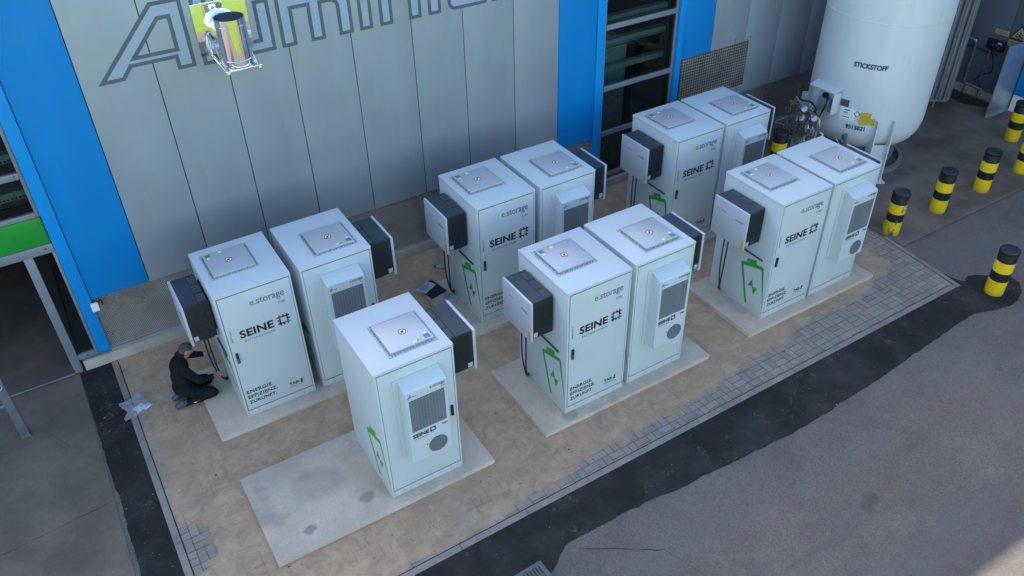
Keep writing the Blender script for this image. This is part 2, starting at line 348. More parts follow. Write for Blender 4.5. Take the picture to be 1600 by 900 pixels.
def link(name, me, mats, parent=None, loc=None, **props):
    for m in (mats if isinstance(mats, (list, tuple)) else [mats]): me.materials.append(MT[m] if isinstance(m, str) else m)
    o = bpy.data.objects.new(name, me); COL.objects.link(o)
    if parent is not None: o.parent = parent
    if loc is not None: o.location = loc
    for k, v in props.items(): o[k] = v
    return o
def thing(name, label, category, loc=(0, 0, 0), rz=0, group=None):
    o = bpy.data.objects.new(name, None); COL.objects.link(o); o.location = loc; o.rotation_euler = (0, 0, rz); o.empty_display_size = .2
    o['label'] = label; o['category'] = category
    if group: o['group'] = group
    return o
def tag(o, label, category, group=None):
    o['label'] = label; o['category'] = category
    if group: o['group'] = group
    return o
KIDS = lambda o: [c for c in bpy.data.objects if c.parent is o]
def dup(root, loc, label, rz=None):
    def rec(o, par):
        c = o.copy(); COL.objects.link(c); c.parent = par
        for k in KIDS(o): rec(k, c)
        return c
    r = rec(root, None); r.location = loc; r['label'] = label
    if rz is not None: r.rotation_euler = (0, 0, rz)
    return r
DG = lambda: bpy.context.evaluated_depsgraph_get()
def curve_mesh(cu):
    o = bpy.data.objects.new('tmp', cu); COL.objects.link(o); dg = DG(); dg.update()
    me = bpy.data.meshes.new_from_object(o.evaluated_get(dg)); bpy.data.objects.remove(o); bpy.data.curves.remove(cu); return me
def text_mesh(txt, bold=0., shear=0., ext=.001, spacing=1.):
    cu = bpy.data.curves.new('t', 'FONT'); cu.body = txt; cu.size = 1; cu.offset = bold; cu.shear = shear; cu.extrude = ext; cu.resolution_u = 4; cu.space_character = spacing
    return curve_mesh(cu)
def fit(me, O, U, V, w_, h_, chars=None):
    """map a flat text mesh into the rectangle from O spanning w_ along U and h_ along V"""
    U = Vector(U); V = Vector(V); N = U.cross(V); O = Vector(O)
    xs = [v.co.x for v in me.vertices]; ys = [v.co.y for v in me.vertices]
    x0, x1, y0, y1 = min(xs), max(xs), min(ys), max(ys)
    for v in me.vertices:
        v.co = O + U*((v.co.x-x0)/(x1-x0)*w_) + V*((v.co.y-y0)/(y1-y0)*h_) + N*v.co.z
    return me
def text(name, txt, O, U, V, w_, h_, mat, parent, bold=0., spacing=1., **props):
    return link(name, fit(text_mesh(txt, bold, 0, .001, spacing), O, U, V, w_, h_), mat, parent, **props)

G = -.07                      # paving level; slab tops are at 0
# ------------------------------------------------------------------ ground
def ground(name, mat, pts, z, **k):
    m = MB(); m.sheet(pts, z); o = m.build(name, mat, None, **k); o['kind'] = 'structure'
    if o.data.polygons[0].normal.z < 0: o.data.flip_normals()
    return o
ground('ground', 'asphalt', [(-400, -400), (400, -400), (400, 400), (-400, 400)], G-.012)
ground('meadow', 'grass', [(-300, -390), (300, -390), (300, -8.3), (-300, -8.3)], G-.008)
ground('paving', 'paving', [(-2.47, -1.02), (9.98, -.98), (10.17, .6), (10.25, 4.84), (-2.47, 4.84)], G)
rnd = random.Random(3)
def wavy(a, b, n, amp, sd=0):
    return [(a[0]+(b[0]-a[0])*i/n+(rnd.random()-.5)*amp*.6, a[1]+(b[1]-a[1])*i/n+(rnd.random()-.5)*amp) for i in range(n+1)]
# fresh tarmac: one strip along the road and one up the left side, meeting in the corner
outer = wavy((-3.03, 4.84), (-3.02, 2.2), 28, .028) + wavy((-3.0, 2.0), (-3.05, -1.7), 32, .028) + [(-2.9, -1.83), (-1.5, -1.86)]
outer += wavy((-1.2, -1.82), (.7, -1.98), 16, .028) + wavy((1.1, -1.98), (1.5, -1.72), 6, .028) + wavy((1.7, -1.71), (2.9, -1.76), 12, .028)
outer += wavy((3.2, -1.80), (5.2, -1.92), 18, .028) + wavy((5.5, -1.91), (7.3, -1.83), 16, .028) + wavy((7.6, -1.80), (9.6, -1.66), 16, .028)
outer += [(10.0, -1.80), (10.25, -1.86), (10.5, -1.84), (10.78, -1.74), (10.98, -1.56), (11.02, -1.34), (10.9, -1.2), (10.72, -1.16), (10.6, -1.06), (10.45, -.98), (10.32, -1.0), (10.25, -1.06), (10.19, -.98), (10.16, -.84), (10.13, -.68)]
_o = []
for a, b in zip(outer, outer[1:]):
    for k in range(6 if a[0] < 9.5 else 1): _o.append(a if a[0] >= 9.5 else (a[0]+(b[0]-a[0])*k/6+rnd.uniform(-.005, .005), a[1]+(b[1]-a[1])*k/6+rnd.uniform(-.006, .006)))
outer = _o+[outer[-1]]
inner = [(9.97, -.70), (9.97, -1.05), (-2.56, -1.11), (-2.56, 4.84)]
m = MB(); m.sheet(outer+inner, G-.004); bmesh.ops.triangulate(m.bm, faces=list(m.bm.faces))
o = m.build('fresh_tarmac_strip', 'fresh'); o['kind'] = 'structure'
# edging stones flush with the paving
def edging(a, b, wd, n, out):
    m = MB(); a = Vector(a); b = Vector(b); d = (b-a)/n; L = d.length; t = d.normalized(); nn = Vector((t.y, -t.x))*wd*out
    for i in range(n):
        p = a+d*i+t*.004; q = a+d*(i+1)-t*.004
        m.poly([(p.x, p.y, G-.1), (q.x, q.y, G-.1), (q.x+nn.x, q.y+nn.y, G-.1), (p.x+nn.x, p.y+nn.y, G-.1)], (0, 0, .1+.006))
    o = m.build('paving_edging', 'kerb'); o['kind'] = 'structure'
edging((-2.47, -1.035), (9.98, -.99), .085, 13, 1); edging((-2.485, 4.83), (-2.485, -1.12), .085, 6, 1)
edging((9.995, -1.08), (10.185, .6), .075, 2, 1)
ground('joint_line', 'joint', [(-2.481, -1.03), (9.98, -.985), (9.98, -.975), (-2.481, -1.02)], G+.003)
ground('joint_line', 'joint', [(-2.484, -1.0), (-2.474, -1.0), (-2.474, 4.84), (-2.484, 4.84)], G+.003)
# darker yard slab round the tank, with a pale joint along its edge
ground('yard_slab', 'yard', [(10.26, .27), (40, .31), (40, 4.86), (10.26, 4.86)], G+.001)
ground('yard_slab_edge', 'apron', [(10.2, .20), (40, .255), (40, .31), (10.26, .27)], G+.002)
ground('soil_strip', 'soil', [(16.2, 4.8), (16.45, 3.9), (16.35, 3.3), (16.6, 2.9), (16.86, 2.75), (16.9, 4.8)], G+.006)
# paler apron in front of the entrance door
ground('entrance_apron', 'apron', [(-9, 4.82), (-9, -1.6), (-3.1, -1.75), (-3.035, 4.82)], G-.006)
# old crack lines in the road
def crack(pts, wd=.012):
    m = MB()
    L = []; Rr = []
    for i, (x, y) in enumerate(pts):
        k = wd*(.4+rnd.random()); L.append((x, y+k/2)); Rr.append((x, y-k/2))
    m.sheet(L+Rr[::-1], G-.0085 if pts[0][0] > -2.8 else G-.004); o = m.build('road_crack', 'joint'); o['kind'] = 'structure'
crack(wavy((1.62, -1.86), (2.48, -2.43), 9, .03)); crack(wavy((2.48, -2.43), (2.75, -3.3), 8, .03)); crack(wavy((1.45, -1.8), (1.32, -2.6), 6, .03))
crack(wavy((-4.6, 1.85), (-3.08, 2.0), 12, .03), .009); crack(wavy((-3.75, 4.0), (-3.4, 3.3), 5, .04), .008)

# ------------------------------------------------------------------ factory building
WY, TOP = 4.87, 5.5
fb = thing('factory_building', 'grey and blue clad factory hall with big lettering and tread plate base', 'building', (0, 0, 0))
def panel(name, x0, x1, z0, z1, mat, par=None, y=WY, lab=None):
    m = MB(); m.box((x0+.006, y, z0), (x1-.006, y+.08, z1), 0, .004); o = m.build(name, mat, par or fb)
    if lab: o['label'] = lab
    return o
m = MB()                                                     # core behind the cladding (solid shell with openings left and right of it)
m.box((-2.62, WY+.1, -.06), (6.82, WY+.3, TOP-.02)); m.box((8.62, WY+.1, -.06), (17.2, WY+.3, 8.98)); m.box((6.82, WY+.1, 5.4), (8.62, WY+.3, TOP-.02))
m.box((-12, WY+.1, 5.4), (-2.62, WY+.3, TOP-.02)); m.box((-12, WY+.1, -.06), (-5.2, WY+.3, 5.4))
m.build('wall', 'seam', fb)
seams = [-1.655, -.715, .235, 1.14, 2.09, 3.08, 3.98, 4.925, 5.84]
for a, b in zip(seams, seams[1:]): panel('wall_panel', a, b, 1.105, TOP, 'panel')
panel('wall_panel', -2.50, -1.655, 1.115, TOP, 'blue', lab='blue wall panel beside the entrance'); panel('wall_panel', 5.84, 6.655, 1.115, TOP, 'blue'); panel('wall_panel', 8.72, 9.50, 1.115, TOP, 'blue')
for a, b in zip([9.5, 10.42, 11.35, 12.28, 13.2, 14.13, 15.05, 15.98], [10.42, 11.35, 12.28, 13.2, 14.13, 15.05, 15.98, 16.96]): panel('wall_panel', a, b, 1.10, 9., 'panel')
for x0, x1 in ((-2.675, -2.503), (6.658, 6.835), (8.585, 8.717)):
    m = MB(); m.box((x0, WY-.025, .16), (x1, WY+.1, TOP), 0, .006); m.build('flashing', 'bluelip', fb)
for x0, x1 in ((-2.5, 6.655), (8.722, 16.96)):
    m = MB(); m.box((x0, WY+.055, .13), (x1, WY+.097, 1.10)); m.build('base_plate', 'plate', fb)
    m = MB(); m.box((x0, WY+.02, .10), (x1, WY+.09, .125), 0, .003); m.build('sill_strip', 'alu', fb)
m = MB(); m.box((-2.93, 4.835, G-.2), (16.96, WY+.1, .098), 0, .006); m.build('plinth', 'plinth', fb)
m = MB(); m.box((8.74, WY-.03, 1.30), (10.52, WY-.004, 2.235)); m.build('cover_plate', 'mesh', fb, label='bolted woven metal plate on the grey wall')
for x in (10.15, 10.35, 10.55): MB().box((x, WY-.03, 2.30), (x+.05, WY-.003, 2.34), 0, .004).build('clip', 'alu', fb)
# roof and the rest of the hall (behind the facade)
m = MB(); m.box((-12, WY+.3, TOP-.3), (8.6, 30, TOP-.05)); m.box((8.6, WY+.3, 8.7), (17.2, 30, 8.95)); m.box((8.6, WY+.3, TOP-.3), (8.7, 30, 8.7)); m.build('roof', 'panel_dark', fb)
m = MB(); m.box((-12.0, WY+.3, -.06), (-11.9, 29.7, TOP-.3)); m.box((-12, 29.7, -.06), (17, 30, TOP-.3)); m.box((17.2, WY+.3, -.06), (17.3, 30, 8.7)); m.build('rear_wall', 'panel', fb)
# rooms behind the two glazed fields
m = MB()
for x0, x1, yb in ((-5.2, -2.64, 9.5), (6.84, 8.60, 8.2)):
    m.box((x0-.1, WY+.3, -.05), (x0, yb, 5.3)); m.box((x1, WY+.3, -.05), (x1+.1, yb, 5.3)); m.box((x0-.1, yb, -.05), (x1+.1, yb+.1, 5.3)); m.box((x0-.1, WY+.3, 5.3), (x1+.1, yb+.1, 5.38))
m.build('inner_wall', 'dark', fb)
ground('hall_floor', 'apron', [(-5.3, 4.82), (-2.98, 4.82), (-2.98, 9.5), (-5.3, 9.5)], G+.004); ground('hall_floor', 'dark', [(6.8, 4.95), (8.65, 4.95), (8.65, 8.2), (6.8, 8.2)], .05)
def window(x0, x1, z0, z1, mulls, parent, posts=()):
    y0 = WY+.03; fr = MB()
    fr.box((x0, y0, z0), (x0+.05, y0+.07, z1), 0, .004); fr.box((x1-.05, y0, z0), (x1, y0+.07, z1), 0, .004)
    fr.box((x0+.045, y0+.002, z1-.06), (x1-.045, y0+.068, z1-.003), 0, .004); f = fr.build('window', 'frame', parent)
    zs = [z0]+mulls+[z1]
    for z in mulls:
        MB().box((x0+.051, y0-.012, z-.045), (x1-.051, y0+.06, z+.045), 0, .004).build('mullion', 'frame', f)
        for x in (x0+.10, x1-.12): MB().box((x, y0-.016, z+.005), (x+.035, y0-.0125, z+.018)).build('drain_cap', 'black', f)
    MB().box((x0+.051, y0-.012, z0), (x1-.051, y0+.06, z0+.07), 0, .004).build('bottom_rail', 'frame', f)
    for a, b in zip(zs, zs[1:]):
        MB().box((x0+.052, y0+.025, a+.046), (x1-.052, y0+.034, b-.046)).build('pane', 'glass', f)
    return f
window(6.84, 8.58, .16, 5.3, [1.13, 2.06, 3.23, 4.35], fb)
window(-5.2, -2.68, 2.62, 5.3, [3.26, 4.35], fb)
# entrance: green fascia, transom, post, side light
ent = MB(); ent.box((-5.2, WY+.012, 2.20), (-2.69, WY+.06, 2.615), 0, .004); ent.build('fascia_panel', 'green', fb, label='green panel above the entrance')
e = MB(); e.box((-5.2, WY-.01, 2.06), (-2.68, WY+.09, 2.195), 0, .004); e.box((-3.09, WY-.01, G), (-2.97, WY+.09, 2.058), 0, .004); e.box((-2.72, WY-.01, .14), (-2.68, WY+.09, 2.058), 0, .004)
e.box((-2.968, WY-.01, .14), (-2.722, WY+.09, .23), 0, .004); df = e.build('door_frame', 'frame', fb)
MB().box((-2.967, WY+.03, .232), (-2.723, WY+.04, 2.058)).build('side_light', 'glass', df)
for x, z in ((-2.80, 2.13), (-2.85, .18)): MB().box((x, WY-.014, z), (x+.04, WY-.0105, z+.014)).build('drain_cap', 'black', df)
MB().box((-5.2, WY-.03, G+.005), (-3.095, WY-.012, G+.022)).build('threshold_rail', 'alu', df)
# roller slats at the back of the entrance
m = MB()
for i in range(16): m.box((-5.15, 6.2, 1.35+i*.055), (-2.7, 6.23, 1.385+i*.055), 0, .006)
m.build('inner_shutter', 'ribs', fb)
# roof-edge capping
MB().box((-12, WY-.03, TOP), (9.5, WY+.3, TOP+.08)).build('coping', 'panel_dark', fb); MB().box((9.5, WY-.03, 9.0), (17.2, WY+.3, 9.08)).build('coping', 'panel_dark', fb)
# cable trays behind the glass
def tray(x0, x1, y, z, label, mat='tray', slots=True):
    m = MB(); m.box((x0, y, z-.06), (x1, y+.012, z+.05)); m.box((x0, y, z+.05), (x1, y+.14, z+.06))
    if slots:
        k = int((x1-x0)/.05)
        for i in range(k): m.box((x0+.012+i*.05, y-.003, z-.045), (x0+.040+i*.05, y-.0005, z-.02), 1)
    return tag(m.build('cable_tray', [mat, 'black']), label, 'cable tray', 'trays behind the glass')
tray(-5.1, -2.69, 5.19, 3.40, 'upper perforated galvanised tray behind the glass over the entrance, above the grey mullion'); tray(-5.1, -2.69, 5.19, 2.86, 'perforated galvanised tray behind the glass just above the green panel')
tray(6.86, 8.56, 5.19, 3.24, 'perforated tray high behind the tall dark window, at the grey mullion'); tray(6.86, 8.56, 5.19, 2.80, 'perforated tray behind the middle pane of the tall dark window')
m = MB(); m.box((6.86, 5.19, 2.24), (8.56, 5.24, 2.33), 0, .005); m.box((6.86, 5.188, 2.335), (8.56, 5.30, 2.35)); tag(m.build('steel_rail', 'tray'), 'plain pale green rail behind the middle pane of the tall window', 'rail')
m = MB(); m.box((6.88, 5.35, .06), (7.75, 6.1, 2.62), 0, .01); tag(m.build('machine_housing', 'galv'), 'grey machine housing standing behind the tall dark window', 'machine')
m = MB(); m.box((-2.535, WY-.075, .93), (-2.43, WY-.028, 1.07), 0, .012); m.tube([(-2.42, WY-.03, 1.05), (-2.385, WY-.04, 1.09), (-2.37, WY+.04, 1.02), (-2.375, WY+.045, .95)], .008, 6, 1)
tag(m.build('sensor_box', ['lab', 'cable']), 'small pale grey sensor box at the blue corner flashing', 'sensor')

# ------------------------------------------------------------------ big wall letters
def offset_poly(P, d):
    n = len(P); area = sum(P[i][0]*P[(i+1) % n][1]-P[(i+1) % n][0]*P[i][1] for i in range(n)); sg = 1 if area > 0 else -1; out = []
    for i in range(n):
        p0, p1, p2 = Vector(P[i-1]), Vector(P[i]), Vector(P[(i+1) % n]); a = (p1-p0).normalized(); b = (p2-p1).normalized()
        na = Vector((-a.y, a.x))*sg; nb = Vector((-b.y, b.x))*sg; h = (na+nb); h = h.normalized()/max(.35, h.normalized().dot(na)); q = p1+h*d; out.append((q.x, q.y))
    return out
def letter_mesh(loops, ext):
    cu = bpy.data.curves.new('l', 'CURVE'); cu.dimensions = '2D'; cu.fill_mode = 'BOTH'; cu.extrude = ext
    for P in loops:
        sp = cu.splines.new('POLY'); sp.points.add(len(P)-1); sp.use_cyclic_u = True
        for pt, (x, z) in zip(sp.points, P): pt.co = (x, z, 0, 1)
    return curve_mesh(cu)
def arc(cx, cz, r, a0, a1, n=6): return [(cx+r*math.cos(R(a0+(a1-a0)*i/n)), cz+r*math.sin(R(a0+(a1-a0)*i/n))) for i in range(n+1)]
B, X = 4.17, 4.90                                     # baseline, x-height
def stem(x0, x1, z1=X): return [(x0, B), (x1, B), (x1, z1), (x0, z1)]
def n_shape(x, w_, s):
    r = .14; return [(x, B), (x+s, B), (x+s, X-.22)] + [(x+w_-s-.08, X-.22)] + arc(x+w_-s-.08, X-.30, .08, 90, 0, 3)[1:] + [(x+w_-s, B), (x+w_, B)] + arc(x+w_-r, X-r, r, 0, 90, 5) + [(x, X)]
def u_shape(x, w_, s):
    r = .14; return [(x+w_, X), (x+w_-s, X), (x+w_-s, B+.2), (x+s, B+.2), (x+s, X), (x, X)] + arc(x+r, B+r, r, 180, 270, 5) + [(x+w_, B)]
def m_shape(x, s, g):
    r = .14; w_ = 3*s+2*g
    return [(x, B), (x+s, B), (x+s, X-.22), (x+s+g, X-.22), (x+s+g, B), (x+2*s+g, B), (x+2*s+g, X-.22), (x+2*s+2*g-.08, X-.22)] + arc(x+2*s+2*g-.08, X-.30, .08, 90, 0, 3)[1:] + [(x+2*s+2*g, B), (x+w_, B)] + arc(x+w_-r, X-r, r, 0, 90, 5) + [(x, X)]
letters = [('letter_a', [[(-1.45, 4.2), (-1.11, 4.2), (-.98, 4.35), (-.42, 4.35), (-.42, 4.19), (-.17, 4.19), (-.17, 5.13), (-.57, 5.13)], [(-.87, 4.49), (-.39, 4.49), (-.39, 4.89), (-.5, 4.89)]]),
           ('letter_l', [stem(-.07, .14, 5.13)]), ('letter_u', [u_shape(.25, .71, .22)]), ('letter_m', [m_shape(1.05, .222, .215)]), ('letter_i', [stem(2.25, 2.46)]), ('letter_i', [stem(2.25, 2.46, 5.13)[:0] or [(2.25, 4.98), (2.46, 4.98), (2.46, 5.13), (2.25, 5.13)]]),
           ('letter_n', [n_shape(2.58, .69, .21)]), ('letter_i', [stem(3.39, 3.61)]), ('letter_u', [u_shape(3.73, .70, .22)]), ('letter_m', [m_shape(4.52, .222, .215)])]
def place(me, y):
    for v in me.vertices: v.co = (v.co.x, y-v.co.z, v.co.y)
    return me
for nm, loops in letters:
    o = link(nm, place(letter_mesh(loops, .0015), WY-.002), 'letter_edge', fb)
    link('letter_fill', place(letter_mesh([offset_poly(loops[0], .052)]+[offset_poly(l, -.052) for l in loops[1:]], .001), WY-.0045), 'letter', o)

# ------------------------------------------------------------------ polished flue on the wall
fl = thing('flue_pipe', 'polished stainless steel flue elbow sticking out of the lettered wall', 'flue pipe', (.29, WY, 4.6))
m = MB(); m.box((-.37, -.022, -.30), (.36, -.008, .40), 0, .003); m.build('wall_collar', 'chrome', fl)
m = MB(); m.lathe([(.235, 0), (.235, .06), (.20, .075), (.195, .08), (.195, .46)], (0, 0, 0), 48)
for v in m.bm.verts: v.co = Vector((v.co.x-.02, -.022-v.co.z, v.co.y+.06))
m.build('branch_pipe', 'chrome', fl)
m = MB(); cx, cy = -.02, -.56
m.lathe([(.20, -.275), (.206, -.27), (.206, -.20), (.197, -.19), (.197, .24), (.203, .243), (.203, .252), (.197, .255), (.197, .34), (.19, .34)], (cx, cy, 0), 56, 0, (True, False)); m.build('vertical_pipe', 'chrome', fl)
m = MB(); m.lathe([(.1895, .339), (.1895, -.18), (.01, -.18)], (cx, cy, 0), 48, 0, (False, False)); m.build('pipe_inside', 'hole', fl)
m = MB()
for x in (-.23, .19):
    m.box((x-.02, -.80, -.335), (x+.02, -.008, -.30), 0, .004); m.tube([(x, -.03, .05), (x, -.70, -.31)], .012, 6)
m.box((-.27, -.80, -.299), (.23, -.765, -.278), 0, .004); m.box((-.20, -.76, -.298), (.16, -.30, -.28), 0, .003)
for x in (-.25, .21): m.cyl((x, -.78, -.34), (x, -.78, -.27), .018, n=8)
m.build('bracket', 'chrome', fl)

# ------------------------------------------------------------------ slate side building, signs and pipes on it
sb = thing('side_building', 'dark slate clad side wing behind the white tank', 'building', (16.98, 0, 0))
for y0, y1 in ((4.02, 4.86), (3.09, 4.02), (2.56, 3.09)):
    MB().box((0, y0+.005, .12), (.08, y1-.005, 8.), 0, .004).build('wall_panel', 'panel_dark', sb)
MB().box((.081, -14, -.06), (.3, 4.86, 7.98)).build('wall', 'panel_dark', sb)
MB().box((-.02, 2.56, G-.1), (.07, 4.86, .11), 0, .005).build('plinth', 'plinth', sb)
MB().box((-.10, .4, .33), (.078, 2.50, 8.), 0, .02).build('wall_panel', 'blue', sb, label='blue panel on the side wing')
MB().box((-.07, .4, G-.1), (.075, 2.50, .325), 0, .01).build('plinth', 'lab', sb)
MB().box((.0, -14, -.06), (.08, .39, 8.)).build('wall_panel', 'panel_dark', sb)
MB().box((.3, -14, 7.8), (9, 4.86, 7.98)).build('roof', 'panel_dark', sb)
m = MB(); m.box((16.08, 2.52, G+.03), (16.92, 2.545, 1.62), 0, .004); m.box((16.08, 2.49, G+.005), (16.92, 2.575, G+.035), 0, .004)
for x in (16.15, 16.45, 16.75): m.cyl((x, 2.50, G+.03), (x, 2.50, G+.05), .015, n=8)
tag(m.build('windscreen_panel', 'alu'), 'upright pale metal sheet standing beside the blue wall panel', 'metal screen')
XS = 16.975
def sgn(name, y1, y0, z0, z1, mat, label, cat='sign', d=.012):
    m = MB(); m.box((XS-d, y0, z0), (XS, y1, z1), 0, .002); return tag(m.build(name, mat), label, cat)
UY, VZ = (0, -1, 0), (0, 0, 1)
s1 = sgn('warning_sign', 3.42, 3.09, 1.47, 1.585, 'sign_y', 'yellow oblong notice above the black junction box on the slate wall')
MB().box((XS-.0135, 3.11, 1.485), (XS-.0125, 3.40, 1.57)).build('sign_face', 'sign_b', s1)
m = MB(); 
for k, z in enumerate((1.54, 1.505)): m.box((XS-.0155, 3.14, z), (XS-.014, 3.37, z+.018))
m.build('lettering', 'pgrey', s1)
s2 = sgn('warning_sign', 3.06, 2.63, 1.30, 1.44, 'sign_y', 'oblong notice under the triangular frost sign on the slate wall')
MB().box((XS-.0135, 2.65, 1.315), (XS-.0125, 3.04, 1.425)).build('sign_face', 'sign_b', s2)
m = MB()
for k, z in enumerate((1.385, 1.345)): m.box((XS-.0155, 2.70, z), (XS-.014, 2.99, z+.02))
m.build('lettering', 'pgrey', s2)
m = MB(); tri = lambda k: [(XS, 2.85+(y-2.85)*k, 1.59+(z-1.59)*k) for y, z in ((3.06, 1.475), (2.64, 1.475), (2.85, 1.80))]
m.poly(tri(1), (-.01, 0, 0), 0); s3 = tag(m.build('frost_sign', 'black'), 'triangular frost warning sign with a snow crystal on the slate wall', 'sign')
m = MB(); m.poly([(XS-.011, y, z) for _, y, z in tri(.82)], (-.001, 0, 0)); m.build('sign_face', 'sign_b', s3)
m = MB()
for k in range(3):
    a = R(30+60*k); d = Vector((0, math.cos(a), math.sin(a))); q = Vector((0, -d.z, d.y)); c = Vector((XS-.0135, 2.85, 1.57)); m.poly([c+d*.085+q*.009, c-d*.085+q*.009, c-d*.085-q*.009, c+d*.085-q*.009], (-.0012-.0003*k, 0, 0))
    for s_ in (1, -1):
        e_ = c+d*.055*s_
        for t in (1, -1):
            f_ = (d*s_+q*t).normalized()*.035; g_ = Vector((0, -f_.z, f_.y)).normalized()*.005; m.poly([e_+g_, e_+f_+g_, e_+f_-g_, e_-g_], (-.0022, 0, 0))
m.build('snow_crystal', 'black', s3)
jb = thing('junction_box', 'black electrical box with knobs on the slate wall under the yellow notice', 'junction box', (XS, 3.27, 1.25))
MB().box((-.10, -.2, -.13), (0, .2, .1), 0, .01).build('case', 'inv', jb)
m = MB()
for y, z in ((.05, 0), (-.05, .01), (-.1, -.04)): m.cyl((-.10, y, z), (-.13, y, z), .022, n=10)
m.build('knob', 'valve', jb); MB().box((-.103, -.15, .04), (-.1005, -.05, .075)).build('label_plate', 'lab', jb)
m = MB(); m.tube([(0, .15, -.13), (-.04, .02, -.25), (-.05, -.1, -.6), (-.05, .1, -.75), (-.03, .25, -.95)], .012, 6, 0, 5); m.build('cable', 'cable', jb)
pp = thing('wall_pipe', 'stainless pipe loop running down the slate wall behind the tank', 'pipe', (XS-.12, 3.7, 0))
m = MB(); m.tube([(0, 1.0, 1.24), (0, .06, 1.235), (0, .02, 1.22), (0, .0, 1.18), (0, .0, .26), (0, -.02, .21), (0, -.06, .2), (0, -.5, .19)], .028, 10); m.build('pipe_run', 'inox', pp)
m = MB(); m.tube([(0, -.37, .2), (0, -.37, 1.12)], .018, 8); m.build('riser', 'inox', pp)
m = MB(); m.tube([(0.02, 1.0, 1.08), (0.02, -.55, 1.04)], .016, 8); m.build('cable_run', 'cable', pp)
m = MB(); m.cyl((0, -.05, G+.07-.14), (0, -.05, .2), .012, n=6); m.cyl((0, -.4, G), (0, -.4, .2), .012, n=6); m.build('support', 'inox', pp)

# ------------------------------------------------------------------ white nitrogen tank
TC = Vector((12.30, 3.08, 0)); TR = 1.15
tk = thing('nitrogen_tank', 'tall white nitrogen tank on steel legs in the yard corner', 'tank', (TC.x, TC.y, G))
Z0 = -G
prof = [(.25, .40), (.50, .42), (.75, .47), (.92, .55), (1.04, .66), (1.11, .79), (1.145, .95), (1.15, 1.1), (1.15, 3.09), (1.15, 3.10), (1.156, 3.102), (1.156, 3.118), (1.15, 3.12), (1.15, 3.13), (1.15, 6.5), (1.1, 6.9), (.9, 7.3), (.5, 7.55), (.05, 7.6)]
m = MB(); m.lathe([(r, z+Z0) for r, z in prof], (0, 0, 0), 72); m.build('vessel', 'tank', tk)
def on_tank(ang, z, r=TR): return Vector((r*math.cos(R(ang)), r*math.sin(R(ang)), z+Z0))
def wrap(me, a0, a1, z0, z1, r):
    xs = [v.co.x for v in me.vertices]; ys = [v.co.y for v in me.vertices]; x0, x1, y0, y1 = min(xs), max(xs), min(ys), max(ys)
    for v in me.vertices: v.co = on_tank(a0+(a1-a0)*(v.co.x-x0)/(x1-x0), z0+(z1-z0)*(v.co.y-y0)/(y1-y0), r+v.co.z)
    return me
link('lettering', wrap(text_mesh('STICKSTOFF', .028, 0, .002), -164.3, -133.8, 2.245, 2.345, TR+.006), 'navy', tk)
link('number', wrap(text_mesh('9515021', .022, 0, .002), -158.5, -140.5, 1.00, 1.09, TR+.006), 'navy', tk)
def patch(name, a0, a1, z0, z1, mat, pad=.004, n=6):
    m = MB(); g = []
    for i in range(n+1):
        a = a0+(a1-a0)*i/n; g.append([m.bm.verts.new(on_tank(a, z, TR+k)) for z, k in ((z0, pad), (z1, pad), (z1, pad+.004), (z0, pad+.004))])
    for a, b in zip(g, g[1:]):
        for k in range(4): m.bm.faces.new((a[k], a[(k+1) % 4], b[(k+1) % 4], b[k]))
    m.bm.faces.new(g[0]); m.bm.faces.new(g[-1]); return m.build(name, mat, tk)
patch('hazard_plate', -147.3, -133.0, 1.13, 1.27, 'sign_y'); patch('hazard_plate', -147.3, -137.5, 1.274, 1.38, 'sign_y'); 
patch('data_plate', -167, -152, 1.16, 1.42, 'lab', .002); patch('text_line', -163, -158, 1.36, 1.38, 'pgrey', .008); patch('text_line', -163, -159, 1.31, 1.325, 'pgrey', .008); patch('text_line', -164, -157, 1.22, 1.235, 'pgrey', .008); patch('grey_plate', -168.5, -160, 1.43, 1.57, 'rod', .01)
patch('green_tag', 176, 182.5, 1.20, 1.31, 'pgreen')
m = MB(); c = on_tank(-150.5, 1.33, TR+.009); ax = Vector((math.cos(R(-150.5)), math.sin(R(-150.5)), 0)); tg = Vector((-ax.y, ax.x, 0)); zz = Vector((0, 0, 1))
m.poly([c+tg*.065, c+zz*.065, c-tg*.065, c-zz*.065], ax*.002, 0); m.poly([c+ax*.003+tg*.045, c+ax*.003+zz*.045, c+ax*.003-tg*.045, c+ax*.003-zz*.045], ax*.002, 1); m.build('hazard_diamond', ['pred', 'lab'], tk)
def leg(ang, wdt=.34):
    ax = Vector((math.cos(R(ang)), math.sin(R(ang)), 0)); tg = Vector((-ax.y, ax.x, 0)); m = MB()
    for s_ in (-1, 1):
        p = ax*1.17+tg*wdt/2*s_; m.poly([p-ax*.24+Vector((0, 0, Z0+.6)), p-ax*.04+Vector((0, 0, 1.24+Z0)), p+ax*.07+Vector((0, 0, 1.24+Z0)), p+ax*.10+Vector((0, 0, .02)), p-ax*.14+Vector((0, 0, .02))], tg*.02*-s_)
    p = ax*1.15; m.poly([p+tg*(wdt/2-.021)+Vector((0, 0, .02)), p-tg*(wdt/2-.021)+Vector((0, 0, .02)), p-tg*(wdt/2-.021)+Vector((0, 0, .78)), p+tg*(wdt/2-.021)+Vector((0, 0, .78))], ax*-.02)
    m.poly([p+ax*.16+tg*.25, p+ax*.16-tg*.25, p-ax*.2-tg*.25, p-ax*.2+tg*.25], (0, 0, .02)); return m.build('leg', 'tank', tk)
leg(-123); leg(147, .52); leg(12)
m = MB(); m.lathe([(.98, .0), (.98, .10), (.90, .10), (.90, .0)], (0, 0, 0), 48, 0, (False, False)); m.lathe([(.75, .12), (.78, .30), (.70, .32), (.70, .12)], (0, 0, 0), 40, 0, (False, False)); m.build('foot_ring', 'galv', tk)
